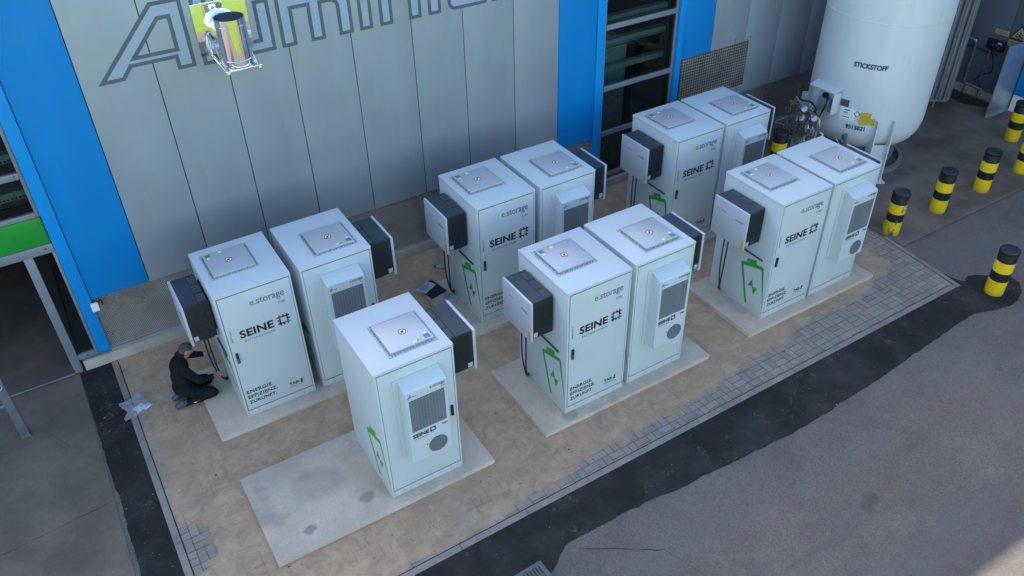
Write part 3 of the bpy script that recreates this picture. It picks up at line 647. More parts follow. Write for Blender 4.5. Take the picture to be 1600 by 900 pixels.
m = MB(); m.cyl((0, 0, .0), (0, 0, .56), .3, n=24); m.tube([(.2, -.1, .5), (.1, -.5, .35), (-.3, -.8, .3), (-.7, -.6, .3)], .05, 10, 0, 5); m.build('outlet_pipe', 'galv', tk)
# weather hood with wiring, valves and gauges on the near side
ax = Vector((-1, 0, 0))
m = MB(); m.poly([(-1.10, -.22, 1.74+Z0), (-1.05, .45, 1.70+Z0), (-1.28, .45, 1.64+Z0), (-1.34, -.22, 1.68+Z0)], (0, 0, .02)); m.box((-1.32, -.20, 1.24+Z0), (-1.08, -.18, 1.67+Z0), 0, .004); m.box((-1.18, -.179, 1.24+Z0), (-1.12, .4, 1.62+Z0), 0, .004); m.build('weather_hood', 'tank', tk)
m = MB(); m.box((-1.34, -.10, 1.28+Z0), (-1.2, .16, 1.52+Z0), 0, .02); m.build('control_box', 'galv', tk); m = MB(); m.box((-1.30, .0, 1.53+Z0), (-1.22, .1, 1.60+Z0), 0, .008); m.build('switch', 'black', tk)
m = MB(); m.tube([(-1.25, .8, 1.55+Z0), (-1.32, .6, 1.30+Z0), (-1.34, .3, 1.34+Z0), (-1.36, .12, 1.26+Z0)], .018, 6, 0, 5); m.tube([(-1.30, .2, 1.2+Z0), (-1.4, 0, 1.15+Z0), (-1.38, -.08, 1.4+Z0), (-1.3, -.05, 1.55+Z0)], .016, 6, 0, 5); m.build('hose', 'cable', tk)
vr = random.Random(5); m = MB()
for yy, zz_, r in ((.66, 1.18, .045), (.52, 1.02, .05), (.36, 1.08, .05), (.20, .92, .055), (.44, .84, .055), (.62, .80, .05), (.12, .72, .05), (.32, .66, .055), (.54, .60, .05)):
    dx = vr.uniform(-.1, .06); m.cyl((-1.36+dx, yy, zz_-.11+Z0), (-1.36+dx, yy, zz_+.11+Z0), r*.75, None, 10); m.cyl((-1.36+dx, yy-.12, zz_+Z0), (-1.36+dx, yy+.12, zz_+Z0), r*.6, None, 10)
    m.cyl((-1.36+dx, yy, zz_+Z0), (-1.52+dx, yy, zz_+Z0), r*.5, r*.4, 8); m.box((-1.40+dx, yy-r, zz_-r+Z0), (-1.32+dx, yy+r, zz_+r+Z0), 0, .012)
m.build('valve_block', 'valve', tk)
m = MB()
for yy, zz_, r in ((.66, 1.10, .06), (.36, 1.08, .07), (.20, .90, .08), (.44, .82, .08), (.62, .74, .07), (.32, .64, .08)):
    c = Vector((-1.53, yy, zz_+Z0)); m.tube([c+Vector((.02*math.sin(R(a)), r*math.cos(R(a)), r*math.sin(R(a)))) for a in range(0, 361, 30)], .009, 6); m.tube([c+Vector((0, -r, 0)), c+Vector((0, r, 0))], .007, 5); m.tube([c+Vector((0, 0, -r)), c+Vector((0, 0, r))], .007, 5)
m.build('handwheel', 'bolt', tk)
m = MB()
for k in range(11):
    y_ = .04+.068*k; z_ = vr.uniform(.3, .5); m.tube([(-1.30, y_, z_+Z0), (-1.33+vr.uniform(-.1, .03), y_+vr.uniform(-.08, .08), .8+Z0), (-1.3, y_+vr.uniform(-.12, .12), 1.1+Z0), (-1.22, y_+vr.uniform(-.1, .1), 1.25+Z0)], .014, 7, 0, 4)
m.tube([(-1.34, .1, .9+Z0), (-1.45, -.15, .9+Z0), (-1.45, -.25, .8+Z0), (-1.45, -.27, .4+Z0)], .03, 10, 0, 5)
m.tube([(-1.2, -.35, .85+Z0), (-1.33, -.45, .86+Z0), (-1.34, -.6, .75+Z0), (-1.3, -.62, .55+Z0)], .015, 8, 0, 5); m.tube([(-1.2, -.7, .62+Z0), (-1.3, -.76, .68+Z0), (-1.3, -.86, .66+Z0), (-1.28, -.9, .45+Z0)], .02, 8, 0, 5); m.build('pipework', 'inox', tk)
m = MB(); m.box((-1.30, -.62, .45+Z0), (-1.2, -.55, .98+Z0), 0, .01); m.cyl((-1.31, -.58, .85+Z0), (-1.36, -.58, .85+Z0), .04, n=12); m.box((-1.36, -.64, .7+Z0), (-1.28, -.52, .76+Z0), 0, .01); m.build('level_valve', 'bolt', tk)
for y_, z_ in ((.02, 1.12), (.32, 1.02), (.30, 1.22)):
    m = MB(); m.cyl((-1.44, y_, z_+Z0), (-1.50, y_-.01, z_+.02+Z0), .075, n=20); g = m.build('gauge', 'inox', tk); m = MB(); m.cyl((-1.501, y_-.01, z_+.02+Z0), (-1.505, y_-.01, z_+.022+Z0), .062, n=20); m.build('gauge_face', 'lab', g)

# finned vaporiser column beside the tank
vp = thing('vaporiser_column', 'tall bundle of finned aluminium tubes hanging beside the white tank', 'vaporiser', (15.62, 3.56, 0))
for i, (dx, dy) in enumerate(((-.13, .07), (.02, -.04), (.16, -.14))):
    m = MB(); m.cyl((dx, dy, .12), (dx, dy, 6.2), .03, n=8)
    for k in range(4):
        a = R(45*k+12); d = Vector((math.cos(a), math.sin(a), 0)); q = Vector((-d.y, d.x, 0)); c = Vector((dx, dy, .14)); m.poly([c+d*.10+q*.005, c-d*.10+q*.005, c-d*.10-q*.005, c+d*.10-q*.005], (0, 0, 6))
    m.build('finned_tube', 'alu', vp)
m = MB(); m.tube([(-.18, .1, .12), (.2, -.17, .12)], .035, 10); m.cyl((0, 0, G), (0, 0, .1), .02, n=8); m.build('bottom_header', 'alu', vp)
m = MB()
for z in (.8, 2.2, 3.6): m.box((-.28, .1, z), (.0, .14, z+.1), 0, .005)
m.build('bracket', 'galv', vp)

# grey tube barrier behind the rear cabinets
gb = thing('tube_barrier', 'low grey steel tube barrier between the rear cabinets and the tank', 'barrier', (11.0, 4.2, G))
m = MB(); m.tube([(-.55, .5, .62), (.0, .0, .62), (.12, -.28, .62), (.13, -.32, .58), (.13, -.33, .5), (.13, -.33, 0)], .035, 10); m.build('rail', 'rod', gb); m = MB(); m.cyl((-.5, .45, 0), (-.5, .45, .6), .035, n=10); m.build('post', 'rod', gb)

# ------------------------------------------------------------------ bollards
def bollard_mesh(name, mat):
    m = MB(); m.lathe([(.148, 0), (.15, .004), (.15, .835), (.146, .848)], n=32, caps=(True, False)); return m
def make_bollard(mat, label, loc):
    t = thing('bollard', label, 'bollard', loc, 0, 'black and yellow bollards')
    bollard_mesh('post', mat).build('post', mat, t)
    m = MB(); m.lathe([(.153, .80), (.156, .805), (.156, .85), (.145, .866), (.11, .872), (.01, .874)], n=32); m.build('cap', 'cap', t); return t
b0 = make_bollard('boll', 'black and yellow bollard standing alone in the fresh dark tarmac by the road', (10.385, -1.48, G-.003))
make_bollard('boll2', 'bollard with scraped paint at the paving corner, nearest the white cabinets', (10.45, .64, G))
for loc, lab, rz in (((11.81, .65, G), 'clean bollard in the row, second from the scraped one towards the right', 1.), ((13.18, .66, G), 'bollard in the row, third from the scraped one, in front of the empty yard', 2.), ((14.5, .66, G), 'bollard at the right edge of the photo, last in the straight row', 3.), ((15.64, 1.60, G), 'bollard farthest back, next to the upright metal sheet and blue panel', 4.), ((10.42, 3.50, G), 'bollard hidden low behind the rear cabinets, beside the grey tube barrier', 5.)):
    dup(b0, loc, lab, rz)

# ------------------------------------------------------------------ battery cabinets
CW, CD, CH = 1.0236, 1.1845, 2.15
GRP = 'white battery cabinets on concrete slabs'
UX = (1, 0, 0)
def emblem(name, x, z, s, y, parent):
    """square chip-like ring with ticks, red and blue corners"""
    m = MB(); t = s*.125; h = s*.30
    def bar(x0, z0, x1, z1, mi, dy): m.box((x+x0, y-.002-dy, z+z0), (x+x1, y, z+z1), mi)
    L = s*.5
    bar(-L, h-t/2, L, h+t/2, 0, 0); bar(-L, -h-t/2, L, -h+t/2, 0, 0); bar(-h-t/2, -L, -h+t/2, L, 0, .0004); bar(h-t/2, -L, h+t/2, L, 0, .0004)
    for q in (1, -1):
        bar(-t/2, q*h, t/2, q*L, 0, .0004); bar(q*h, -t/2, q*L, t/2, 0, .0004)
    bar(-L, h-t/2, -.02*s, h+t/2, 1, .001); bar(-h-t/2, .02*s, -h+t/2, L, 1, .0014)
    bar(.02*s, -h-t/2, L, -h+t/2, 2, .001); bar(h-t/2, -L, h+t/2, -.02*s, 2, .0014)
    return m.build(name, ['black', 'pred', 'pblue'], parent)
def coloured_text(name, parts, O, w_, h_, parent, bold=0.):
    """text whose first letters have another material (by x position)"""
    full, first, mats = parts
    me = fit(text_mesh(full, bold), O, UX, VZ, w_, h_)
    cut = O[0]+w_*first
    o = link(name, me, mats, parent)
    for p in me.polygons: p.material_index = 0 if p.center.x < cut else 1
    return o
def hatch(x0, x1, y0, y1, parent, flip):
    m = MB(); z = CH+.002; e = .04
    m.box((x0-.036, y0-.042, CH-.001), (x1+.036, y1+.042, z+.006), 0, .002)
    fr = None; nb = 7
    for i in range(nb):
        for (xa, ya) in ((x0-e*.32, y0+(y1-y0)*(i+.5)/nb), (x1+e*.32, y0+(y1-y0)*(i+.5)/nb)): m.cyl((xa, ya, z+.006), (xa, ya, z+.016), .009, n=6, mi=1)
        for (xa, ya) in ((x0+(x1-x0)*(i+.5)/nb, y0-e*.55), (x0+(x1-x0)*(i+.5)/nb, y1+e*.55)): m.cyl((xa, ya, z+.006), (xa, ya, z+.016), .009, n=6, mi=1)
        for ya in (y0-e*.9, y1+e*.35): m.box((x0+(x1-x0)*i/nb, ya, z+.006), (x0+(x1-x0)*i/nb+.008, ya+e*.55, z+.013), 1)
        for xa in (x0-e*.58, x1+e*.12): m.box((xa, y0+(y1-y0)*i/nb, z+.006), (xa+e*.45, y0+(y1-y0)*i/nb+.008, z+.013), 1)
    o = m.build('roof_hatch', ['hframe', 'bolt'], parent)
    MB().box((x0, y0, z+.006), (x1, y1, CH+.036), 0, .004).build('hatch_lid', 'hatch', o)
    zt = CH+.0365; cx, cy = (x0+x1)/2, (y0+y1)/2
    m = MB(); m.lathe([(.040, 0), (.052, 0), (.052, .0015), (.040, .0015)], (cx, cy, zt), 24, 0, (False, False)); m.lathe([(.001, 0), (.039, 0), (.039, .0008), (.001, .0008)], (cx, cy, zt), 20, 1, (False, False))
    m.box((cx-.045, cy-.005, zt+.001), (cx+.045, cy+.005, zt+.0028), 0, 0, Matrix.Rotation(R(40), 3, 'Z')); m.box((cx-.014, cy-.022, zt+.0008), (cx+.012, cy+.02, zt+.0018), 2); m.build('prohibition_sticker', ['pred', 'lab', 'black'], o)
    if flip: a, b, sx, sy = x0, y1, 1, -1
    else: a, b, sx, sy = x1, y0, -1, 1
    def st(u0, v0, u1, v1, mat): MB().box((min(a+sx*u0, a+sx*u1), min(b+sy*v0, b+sy*v1), zt-.0005), (max(a+sx*u0, a+sx*u1), max(b+sy*v0, b+sy*v1), zt+.0015)).build('sticker', mat, o)
    st(.03, .02, .10, .075, 'teal'); st(.03, .078, .10, .098, 'pgreen'); st(.15, .02, .205, .062, 'yel'); st(.21, .024, .25, .06, 'lab'); st(.04, .108, .075, .14, 'lab')
def side_emblem(parent):
    """green battery outline and flash on the left side (plane x=0, u runs from the front edge backwards)"""
    m = MB()
    def pl(P, mi=0, k=0.): m.poly([(-.0008, u, z) for u, z in P], (-.0022-k, 0, 0), mi)
    TL, TRr, BR, BL = (.585, .80), (.125, .935), (.008, .245), (.375, .115)
    ln = lambda p, q, t: (p[0]+(q[0]-p[0])*t, p[1]+(q[1]-p[1])*t)
    pl([TL, (.535, .79), (.335, .125), BL]); pl([(.165, .905), TRr, BR, (.03, .335)], 0, .0002)
    pl([(.575, .825), (.155, .945), (.145, .885), (.565, .765)], 0, .0004); pl([(.475, .865), (.46, .935), (.285, .985), (.27, .915)], 0, .0006)
    pl([(.30, .62), (.375, .455), (.28, .485), (.235, .35), (.17, .51), (.26, .485)], 0, .0)
    return m.build('battery_emblem', 'pgreen', parent)
def inverter(parent, side):
    """side -1: on the left face (x<0); +1: on the right face"""
    X = (lambda v: -v*1.04) if side < 0 else (lambda v: CW+v*1.23)
    def bx(mb, x0, y0, z0, x1, y1, z1, mi=0, bev=0.): a, b = sorted((X(x0), X(x1))); mb.box((a, y0, z0), (b, y1, z1), mi, bev)
    m = MB(); bx(m, .03, .285, 1.36, .335, .975, 1.955, 0, .008); bx(m, .06, .36, 1.29, .22, .46, 1.36, 0, .006); bx(m, .05, .62, 1.30, .20, .93, 1.36, 0, .006); bx(m, .001, .34, 1.42, .03, .92, 1.88, 0)
    for i in range(9): bx(m, .05+.028*i, .281, 1.50, .062+.028*i, .2845, 1.93, 1)
    iv = m.build('inverter', ['inv', 'gap' if False else 'inv'], parent)
    m = MB(); bx(m, .335, .275, 1.315, .368, .985, 1.965, 0, .010); cv = m.build('inverter_cover', 'invcov', iv)
    m = MB(); bx(m, .150, .290, 1.9555, .330, .970, 1.960); m.build('top_shield', 'invtop', iv)
    m = MB()
    for j in range(3):
        for i in range(6): bx(m, .04+.017*i, .31+.22*j, 1.9555, .049+.017*i, .49+.22*j, 1.9585, 0)
    bx(m, .034, .29, 1.9552, .148, .972, 1.9562, 1)
    m.build('top_vent', ['rod', 'inv'], iv)
    m = MB(); bx(m, .265, .2825, 1.375, .322, .2845, 1.45); m.build('rating_sticker', 'pale', iv)
    if side < 0:
        m = MB(); m.box((-.3848, .292, 1.335), (-.3828, .335, 1.49)); m.build('transport_tab', 'orange', cv)
        m = MB(); m.box((-.3848, .70, 1.78), (-.3828, .80, 1.79), 0)
        for k in range(4): m.box((-.3848, .385+.035*k, 1.745), (-.3828, .405+.035*k, 1.775), 0)
        m.box((-.3852, .36, 1.75), (-.3828, .372, 1.77), 1); m.build('cover_marks', ['pgrey', 'black'], cv)
    return iv
def cables(parent, side):
    X = (lambda v: -v) if side < 0 else (lambda v: CW+v)
    for k in range(2):
        d = .045*k; m = MB(); m.tube([(X(.12+d), .80+d, 1.34), (X(.125+d), .81+d, 1.0), (X(.12+d), .83+.6*d, .55), (X(.10+.4*d), .86, .22), (X(.05), .90+.5*d, .06), (X(-.01), .93+.5*d, .03+.02*k)], .0115, 7, 0, 5); m.build('cable', 'cable', parent)
def body(parent):
    m = MB(); m.box((0, .012, 0), (CW, CD, CH-.04), 0, .006); m.box((-.006, -.004, CH-.042), (CW+.006, CD+.006, CH), 0, .008)
    b = m.build('body', 'cab', parent)
    m = MB(); m.box((.0, -.002, .001), (.028, .013, CH-.043), 0, .003); m.box((CW-.022, -.002, .001), (CW, .013, CH-.043), 0, .003); m.build('front_frame', 'cab', parent)
    MB().box((.028, .006, .10), (CW-.022, .0125, CH-.045)).build('door_gap', 'gap', parent)
    m = MB(); m.box((.030, -.004, .002), (CW-.024, .0125, .104), 0, .003)
    for x in (.17, CW-.175): m.box((x, -.0048, .012), (x+.004, -.0035, .10), 1)
    m.build('plinth_panel', ['cab', 'gap'], parent)
def make_door_cabinet(label, loc):
    t = thing('battery_cabinet', label, 'battery cabinet', loc, 0, GRP); body(t)
    m = MB(); m.box((.038, -.004, .122), (CW-.030, .010, 2.095), 0, .004); d = m.build('door', 'cabd', t); y = -.0055
    coloured_text('product_lettering', ('e.storage', .178, ['pgreen', 'pgrey']), (.425, y, 1.815), .468, .125, d, .008)
    text('type_lettering', 'C183', (.785, y, 1.735), UX, VZ, .105, .042, 'pgrey', d)
    text('maker_lettering', 'SEINE', (.200, y, 1.385), UX, VZ, .465, .130, 'black', d, .030, 1.03)
    text('maker_subline', 'BATTERIESYSTEME', (.245, y, 1.312), UX, VZ, .420, .030, 'pgrey', d, 0, 1.15)
    emblem('maker_emblem', .808, 1.455, .175, y+.001, d)
    text('side_lettering', 'SEINE K2.183 D', (.098, y, 1.365), (0, 0, 1), (-1, 0, 0), .205, .022, 'pgrey', d)
    for s_, z in (('ENERGIE.', .418), ('EFFIZIENZ.', .322), ('ZUKUNFT.', .226)):
        text('slogan_lettering', s_, (.078, y, z), UX, VZ, {'E': .375, 'Z': .395}[s_[0]] if s_ != 'EFFIZIENZ.' else .425, .058, 'black', d, .02, 1.08)
    text('partner_lettering', 'TAB', (.668, y, .268), UX, VZ, .140, .058, 'black', d, .02)
    m = MB(); m.box((.835, y-.001, .262), (.868, y+.001, .292)); m.box((.842, y-.001, .298), (.872, y+.001, .332)); m.box((.668, y-.001, .236), (.868, y+.001, .246), 1); m.build('partner_mark', ['black', 'pgreen'], d)
    m = MB(); m.box((.074, -.03, 1.012), (.112, -.004, 1.182), 0, .007); m.box((.078, -.034, 1.03), (.10, -.029, 1.10), 1, .002); m.build('handle', ['black', 'bolt'], d)
    hatch(.142, .706, .418, .985, t, True); side_emblem(t); inverter(t, -1); cables(t, -1)
    m = MB(); m.cyl((-.014, .17, 1.055), (-.014, .62, 1.055), .014, n=8); m.build('side_rail', 'rod', t)
    return t
def make_ac_cabinet(label, loc):
    t = thing('battery_cabinet', label, 'battery cabinet', loc, 0, GRP); body(t)
    m = MB(); m.box((.034, -.004, .122), (CW-.030, .010, 2.095), 0, .004); d = m.build('door', 'cabd', t)
    MB().box((.918, -.028, 1.012), (.954, -.004, 1.185), 0, .007).build('handle', 'black', d)
    m = MB(); m.box((.205, -.022, .695), (.815, -.0035, 1.955), 0, .003); m.poly([(.262, -.021, .690), (.262, -.021, 1.948), (.262, -.196, 1.885), (.262, -.205, 1.872), (.262, -.205, .705), (.262, -.192, .690)], (.542, 0, 0))
    u = m.build('cooling_unit', 'cab', d); y = -.206
    m = MB(); m.box((.305, y+.0002, 1.222), (.766, y+.004, 1.742), 1)
    for i in range(22): m.box((.307, y-.003, 1.228+.0233*i), (.764, y+.001, 1.240+.0233*i), 0, 0)
    for i in range(12): m.box((.315+.0405*i, y-.0015, 1.224), (.322+.0405*i, y+.0005, 1.74), 0)
    m.build('grille', ['grille', 'grille_in'], u)
    m = MB(); c = Vector((.622, y, .868)); n8 = 8
    m.cyl(c+Vector((0, .002, 0)), c-Vector((0, .003, 0)), .128, n=24, mi=1)
    for i in range(11): z = -.105+.021*i; hw = math.sqrt(.125**2-z*z); m.box((c.x-hw, y-.006, c.z+z-.006), (c.x+hw, y-.0032, c.z+z+.005), 0)
    m.build('round_vent', ['grille', 'grille_in'], u)
    m = MB(); m.cyl((.475, y-.001, .93), (.475, y-.008, .93), .008, n=8); m.build('red_light', 'pred', u)
    yy = y-.0005
    coloured_text('product_lettering', ('e.storage', .178, ['pgreen', 'pgrey']), (.585, yy-.001, 1.805), .192, .05, u, .01)
    text('type_lettering', 'C183', (.735, yy-.001, 1.772), UX, VZ, .042, .018, 'pgrey', u)
    text('maker_lettering', 'SEINE', (.302, yy-.001, 1.118), UX, VZ, .212, .062, 'black', u, .03, 1.03)
    m = MB(); m.box((.322, yy-.001, 1.088), (.505, yy, 1.096)); m.build('maker_subline', 'pgrey', u)
    emblem('maker_emblem', .570, 1.152, .085, yy, u)
    text('partner_lettering', 'TAB', (.694, yy-.001, 1.155), UX, VZ, .055, .027, 'black', u, .02); MB().box((.757, yy-.001, 1.155), (.768, yy, 1.182)).build('partner_mark', 'black', u)
    m = MB(); m.poly([(.283, yy, 1.79), (.318, yy, 1.79), (.335, yy, 1.84), (.318, yy, 1.825)], (0, -.0015, 0)); m.poly([(.322, yy, 1.80), (.334, yy, 1.80), (.345, yy, 1.83)], (0, -.0015, 0), 0); m.box((.345, yy-.001, 1.795), (.40, yy, 1.805), 1); m.build('cooler_mark', ['pblue', 'pgrey'], u)
    hatch(.318, .882, .20, .766, t, False); side_emblem(t); inverter(t, 1); cables(t, 1)
    return t
dc = make_door_cabinet('cabinet with lettered door in front, beside the kneeling man', (-1.135, 2.424, 0))
ac = make_ac_cabinet('cabinet standing alone on the nearest slab, its cooling unit facing the road', (0, 0, 0))
for lab, loc in (('lettered cabinet in the front row, left one of the middle pair', (2.697, .030, 0)), ('lettered cabinet in the front row at right, left one of the pair nearest the bollards', (6.526, .054, 0)),
                 ('lettered cabinet in the rear row, next to the black folder and papers', (2.735, 2.434, 0)), ('lettered cabinet in the rear row directly in front of the tall dark window', (6.573, 2.434, 0))): dup(dc, loc, lab)
for lab, loc in (('cabinet with cooling unit in the rear row, half hidden by the lone front cabinet', (.018, 2.416, 0)), ('cabinet with cooling unit in the front row, right one of the middle pair', (3.811, .047, 0)), ('cabinet with cooling unit in the front row, closest to the scraped bollard', (7.628, .065, 0)),
                 ('cabinet with cooling unit in the rear row, in front of the second blue panel', (3.854, 2.423, 0)), ('cabinet with cooling unit in the rear row, farthest back, by the woven metal wall plate', (7.667, 2.432, 0))): dup(ac, loc, lab)
# concrete slabs
def slab(x0, x1, y0, y1, label, spots=()):
    m = MB(); m.box((x0, y0, G-.1), (x1, y1, -.001), 0, .012)
    o = tag(m.build('concrete_slab', 'slab'), label, 'concrete slab', 'concrete slabs under the cabinets')
    return o
slab(-1.58, 1.43, -.15, 1.38, 'nearest concrete slab, half empty beside the lone cabinet'); slab(2.26, 5.27, -.15, 1.38, 'concrete slab under the middle pair of the front row'); slab(6.12, 9.02, -.13, 1.38, 'concrete slab under the front pair closest to the bollards')
slab(-1.58, 1.43, 2.22, 3.80, 'concrete slab beside the kneeling man, under the rear left pair'); slab(2.28, 5.3, 2.23, 3.80, 'concrete slab under the rear middle pair, by the black folder'); slab(6.12, 9.05, 2.23, 3.80, 'concrete slab under the rear pair in front of the tall window')
# ------------------------------------------------------------------ kneeling man
def build_person():
    t = thing('person', 'kneeling man in black work clothes with grey hair, holding cables', 'person', (-1.72, 3.3, G))
    O = Vector((-1.72, 3.3, G)); m = MB()
    def cap(pts, rs, n=14):
        P = [Vector(p)-O for p in pts]; Q = []; RR = []
        for i in range(len(P)-1):
            for k in range(4): Q.append(P[i].lerp(P[i+1], k/4)); RR.append(rs[i]+(rs[i+1]-rs[i])*k/4)
        Q.append(P[-1]); RR.append(rs[-1])
        d0 = (Q[1]-Q[0]).normalized(); d1 = (Q[-1]-Q[-2]).normalized()
        Q = [Q[0]-d0*RR[0]*.8]+Q+[Q[-1]+d1*RR[-1]*.8]; RR = [RR[0]*.45]+RR+[RR[-1]*.45]
        m.tube(Q, RR, n)
    def ell(c, r, rot=None):
        tb = bmesh.new(); bmesh.ops.create_icosphere(tb, subdivisions=3, radius=1)
        for v in tb.verts:
            q = Vector((v.co.x*r[0], v.co.y*r[1], v.co.z*r[2]))
            if rot: q = rot @ q
            v.co = q+Vector(c)-O
        m.merge(tb, 0)
    # trunk
    ell((-1.77, 3.30, .24), (.15, .19, .15)); ell((-1.77, 3.30, .42), (.125, .165, .17)); ell((-1.735, 3.305, .60), (.13, .185, .16), Matrix.Rotation(R(18), 3, 'Y'))
    cap([(-1.715, 3.15, .665), (-1.69, 3.31, .70), (-1.665, 3.46, .675)], [.075, .085, .075]); cap([(-1.69, 3.31, .70), (-1.63, 3.315, .785)], [.08, .064])
    # legs folded under
    cap([(-1.75, 3.19, .20), (-1.42, 3.14, .085)], [.10, .075]); cap([(-1.40, 3.14, .055), (-1.60, 3.17, .03), (-1.83, 3.20, .0)], [.066, .068, .045])
    cap([(-1.75, 3.41, .20), (-1.42, 3.46, .085)], [.10, .075]); cap([(-1.40, 3.46, .055), (-1.60, 3.43, .03), (-1.83, 3.40, .0)], [.066, .068, .045])
    # arms
    cap([(-1.705, 3.13, .66), (-1.55, 3.09, .40)], [.07, .056]); cap([(-1.55, 3.09, .40), (-1.33, 3.20, .30)], [.054, .038])
    cap([(-1.65, 3.48, .67), (-1.50, 3.50, .57)], [.07, .056]); cap([(-1.50, 3.50, .57), (-1.36, 3.42, .575)], [.054, .038])
    # head looking down at the cables
    hr = Matrix.Rotation(R(42), 3, 'Y'); hc = Vector((-1.582, 3.32, .836))
    ell(hc, (.098, .078, .115), hr)
    f = lambda x, y, z: tuple(hc+hr @ Vector((x, y, z)))
    ell(f(.045, 0, -.055), (.055, .055, .06), hr); ell(f(.098, 0, -.012), (.020, .013, .022), hr); ell(f(.085, 0, .022), (.022, .05, .012), hr)
    for s_ in (-1, 1): ell(f(-.005, .079*s_, -.01), (.022, .010, .033), hr)
    ell(f(.092, 0, -.055), (.014, .026, .006), hr)
    # hands: palm, four curled fingers, thumb
    def hand(w_, g, side):
        w_ = Vector(w_); g = Vector(g); d = (g-w_).normalized(); s_ = d.cross(Vector((0, 0, 1))).normalized(); u_ = s_.cross(d)
        pc = w_+d*.045; ell(pc, (.046, .040, .018), Matrix((d, u_, s_)).transposed())
        for k, ln in enumerate((.052, .060, .056, .044)):
            b = w_+d*.075+u_*(.030-.020*k); cap([b, b+d*ln*.5+s_*side*.008, b+d*ln*.62+s_*side*.035, b+d*ln*.35+s_*side*.052], [.0095, .009, .0085, .0075], 7)
        b = w_+d*.035+u_*.036; cap([b, b+u_*.022+d*.022+s_*side*.012, b+u_*.012+d*.045+s_*side*.03], [.011, .010, .008], 7)
    hand((-1.335, 3.20, .298), (-1.24, 3.25, .265), 1); hand((-1.365, 3.425, .575), (-1.26, 3.36, .58), -1)
    bmesh.ops.recalc_face_normals(m.bm, faces=list(m.bm.faces))
    me = bpy.data.meshes.new('tmp_body'); m.bm.to_mesh(me); m.bm.free()
    o = bpy.data.objects.new('tmp_body', me); COL.objects.link(o)
    md = o.modifiers.new('r', 'REMESH'); md.mode = 'VOXEL'; md.voxel_size = .0075; md.use_smooth_shade = True
    ms = o.modifiers.new('s', 'SMOOTH'); ms.factor = .4; ms.iterations = 3
    dg = DG(); dg.update(); bme = bpy.data.meshes.new_from_object(o.evaluated_get(dg)); bpy.data.objects.remove(o)
    bd = link('body', bme, ['cloth', 'skin'], t)
    hl = hc-O
    for p in bme.polygons:
        c = p.center; q = hr.inverted() @ (c-hl)
        sk = (q.length < .128 and c.z > .80-G-.07-.02 and not (q.z < -.035 and q.x < .0) and not (q.z < -.085 and q.x < .03)) or (c.x+O.x > -1.338 and c.z+O.z > .2) or (c.x+O.x > -1.362 and c.z+O.z > .5)
        p.material_index = 1 if sk else 0; p.use_smooth = True
    # hair: close cropped cap over the skull
    tb = bmesh.new(); bmesh.ops.create_icosphere(tb, subdivisions=4, radius=1)
    bmesh.ops.delete(tb, geom=[v for v in tb.verts if (v.co.z < .22+.35*max(0, v.co.x) and v.co.x > -.22) or v.co.z < -.42 or (v.co.x > .50 and v.co.z < .75)], context='VERTS')
    for v in tb.verts:
        nn = 1+.06*noise.noise(v.co*11); v.co = hr @ Vector((v.co.x*.102*nn, v.co.y*.083*nn, v.co.z*.119*nn))+hl
    h = MB(); h.merge(tb, 0, True); h.build('hair', 'hair', t, fixn=False)
    for s_, y in ((-1, 3.20), (1, 3.40)):
        h = MB(); b = Vector((-1.86, y, .01))-O
        h.tube([b+Vector((.06, 0, .0)), b+Vector((0, 0, .01)), b+Vector((-.05, 0, -.01)), b+Vector((-.10, 0, -.035))], [.048, .055, .05, .03], 12, 0, 3); h.build('shoe', 'shoe', t)
    h = MB(); h.box(Vector((-1.66, 3.078, .06))-O, Vector((-1.625, 3.084, .07))-O, 0, .003, Matrix.Rotation(R(10), 3, 'Y')); h.box(Vector((-1.72, 3.076, .05))-O, Vector((-1.67, 3.083, .06))-O, 1, .003, Matrix.Rotation(R(14), 3, 'Y')); h.build('trouser_stripe', ['pred', 'lab'], t)
    return t
build_person()

# ------------------------------------------------------------------ small things on the ground
def blob(name, c, r, mats, amp, sc, label, cat, squash=.35, top=()):
    tb = bmesh.new(); bmesh.ops.create_icosphere(tb, subdivisions=5, radius=1); c = Vector(c)
    for v in tb.verts:
        d = v.co.copy(); k = 1+amp*noise.noise(d*sc)+amp*.6*noise.noise(d*sc*2.7+Vector((4, 1, 2)))
        q = Vector((d.x*r[0]*k, d.y*r[1]*k, max(-.2, d.z)*r[2]*k+.2*r[2]))
        for tx, ty, tz, w_ in top:
            a = max(0, d.dot(Vector((tx, ty, tz)).normalized())-.75)*4; q += Vector((tx, ty, tz))*w_*a*a
        v.co = q
    m = MB(); m.merge(tb, 0, True); return tag(m.build(name, mats, None, c, fixn=False), label, cat)
blob('plastic_bag', (-2.42, 3.55, G+.002), (.16, .13, .09), 'poly', .17, 2.9, 'crumpled clear plastic bag lying on the paving edge near the black tarmac', 'plastic bag', top=((-.75, .75, .05, .17), (.15, .9, .35, .14), (-.75, -.6, .0, .15), (.8, -.1, .0, .08)))
m = MB()
for a, b, z in (((-.10, -.05), (.04, .06), .05), ((.0, -.06), (.12, .03), .04)): m.box((a[0], a[1], .012), (b[0], b[1], z), 0, .01, Matrix.Rotation(.5, 3, 'Z'))
tag(m.build('packing_scrap', 'lab', None, (-2.38, 3.52, G)), 'white scraps lying inside the clear plastic bag', 'scraps')
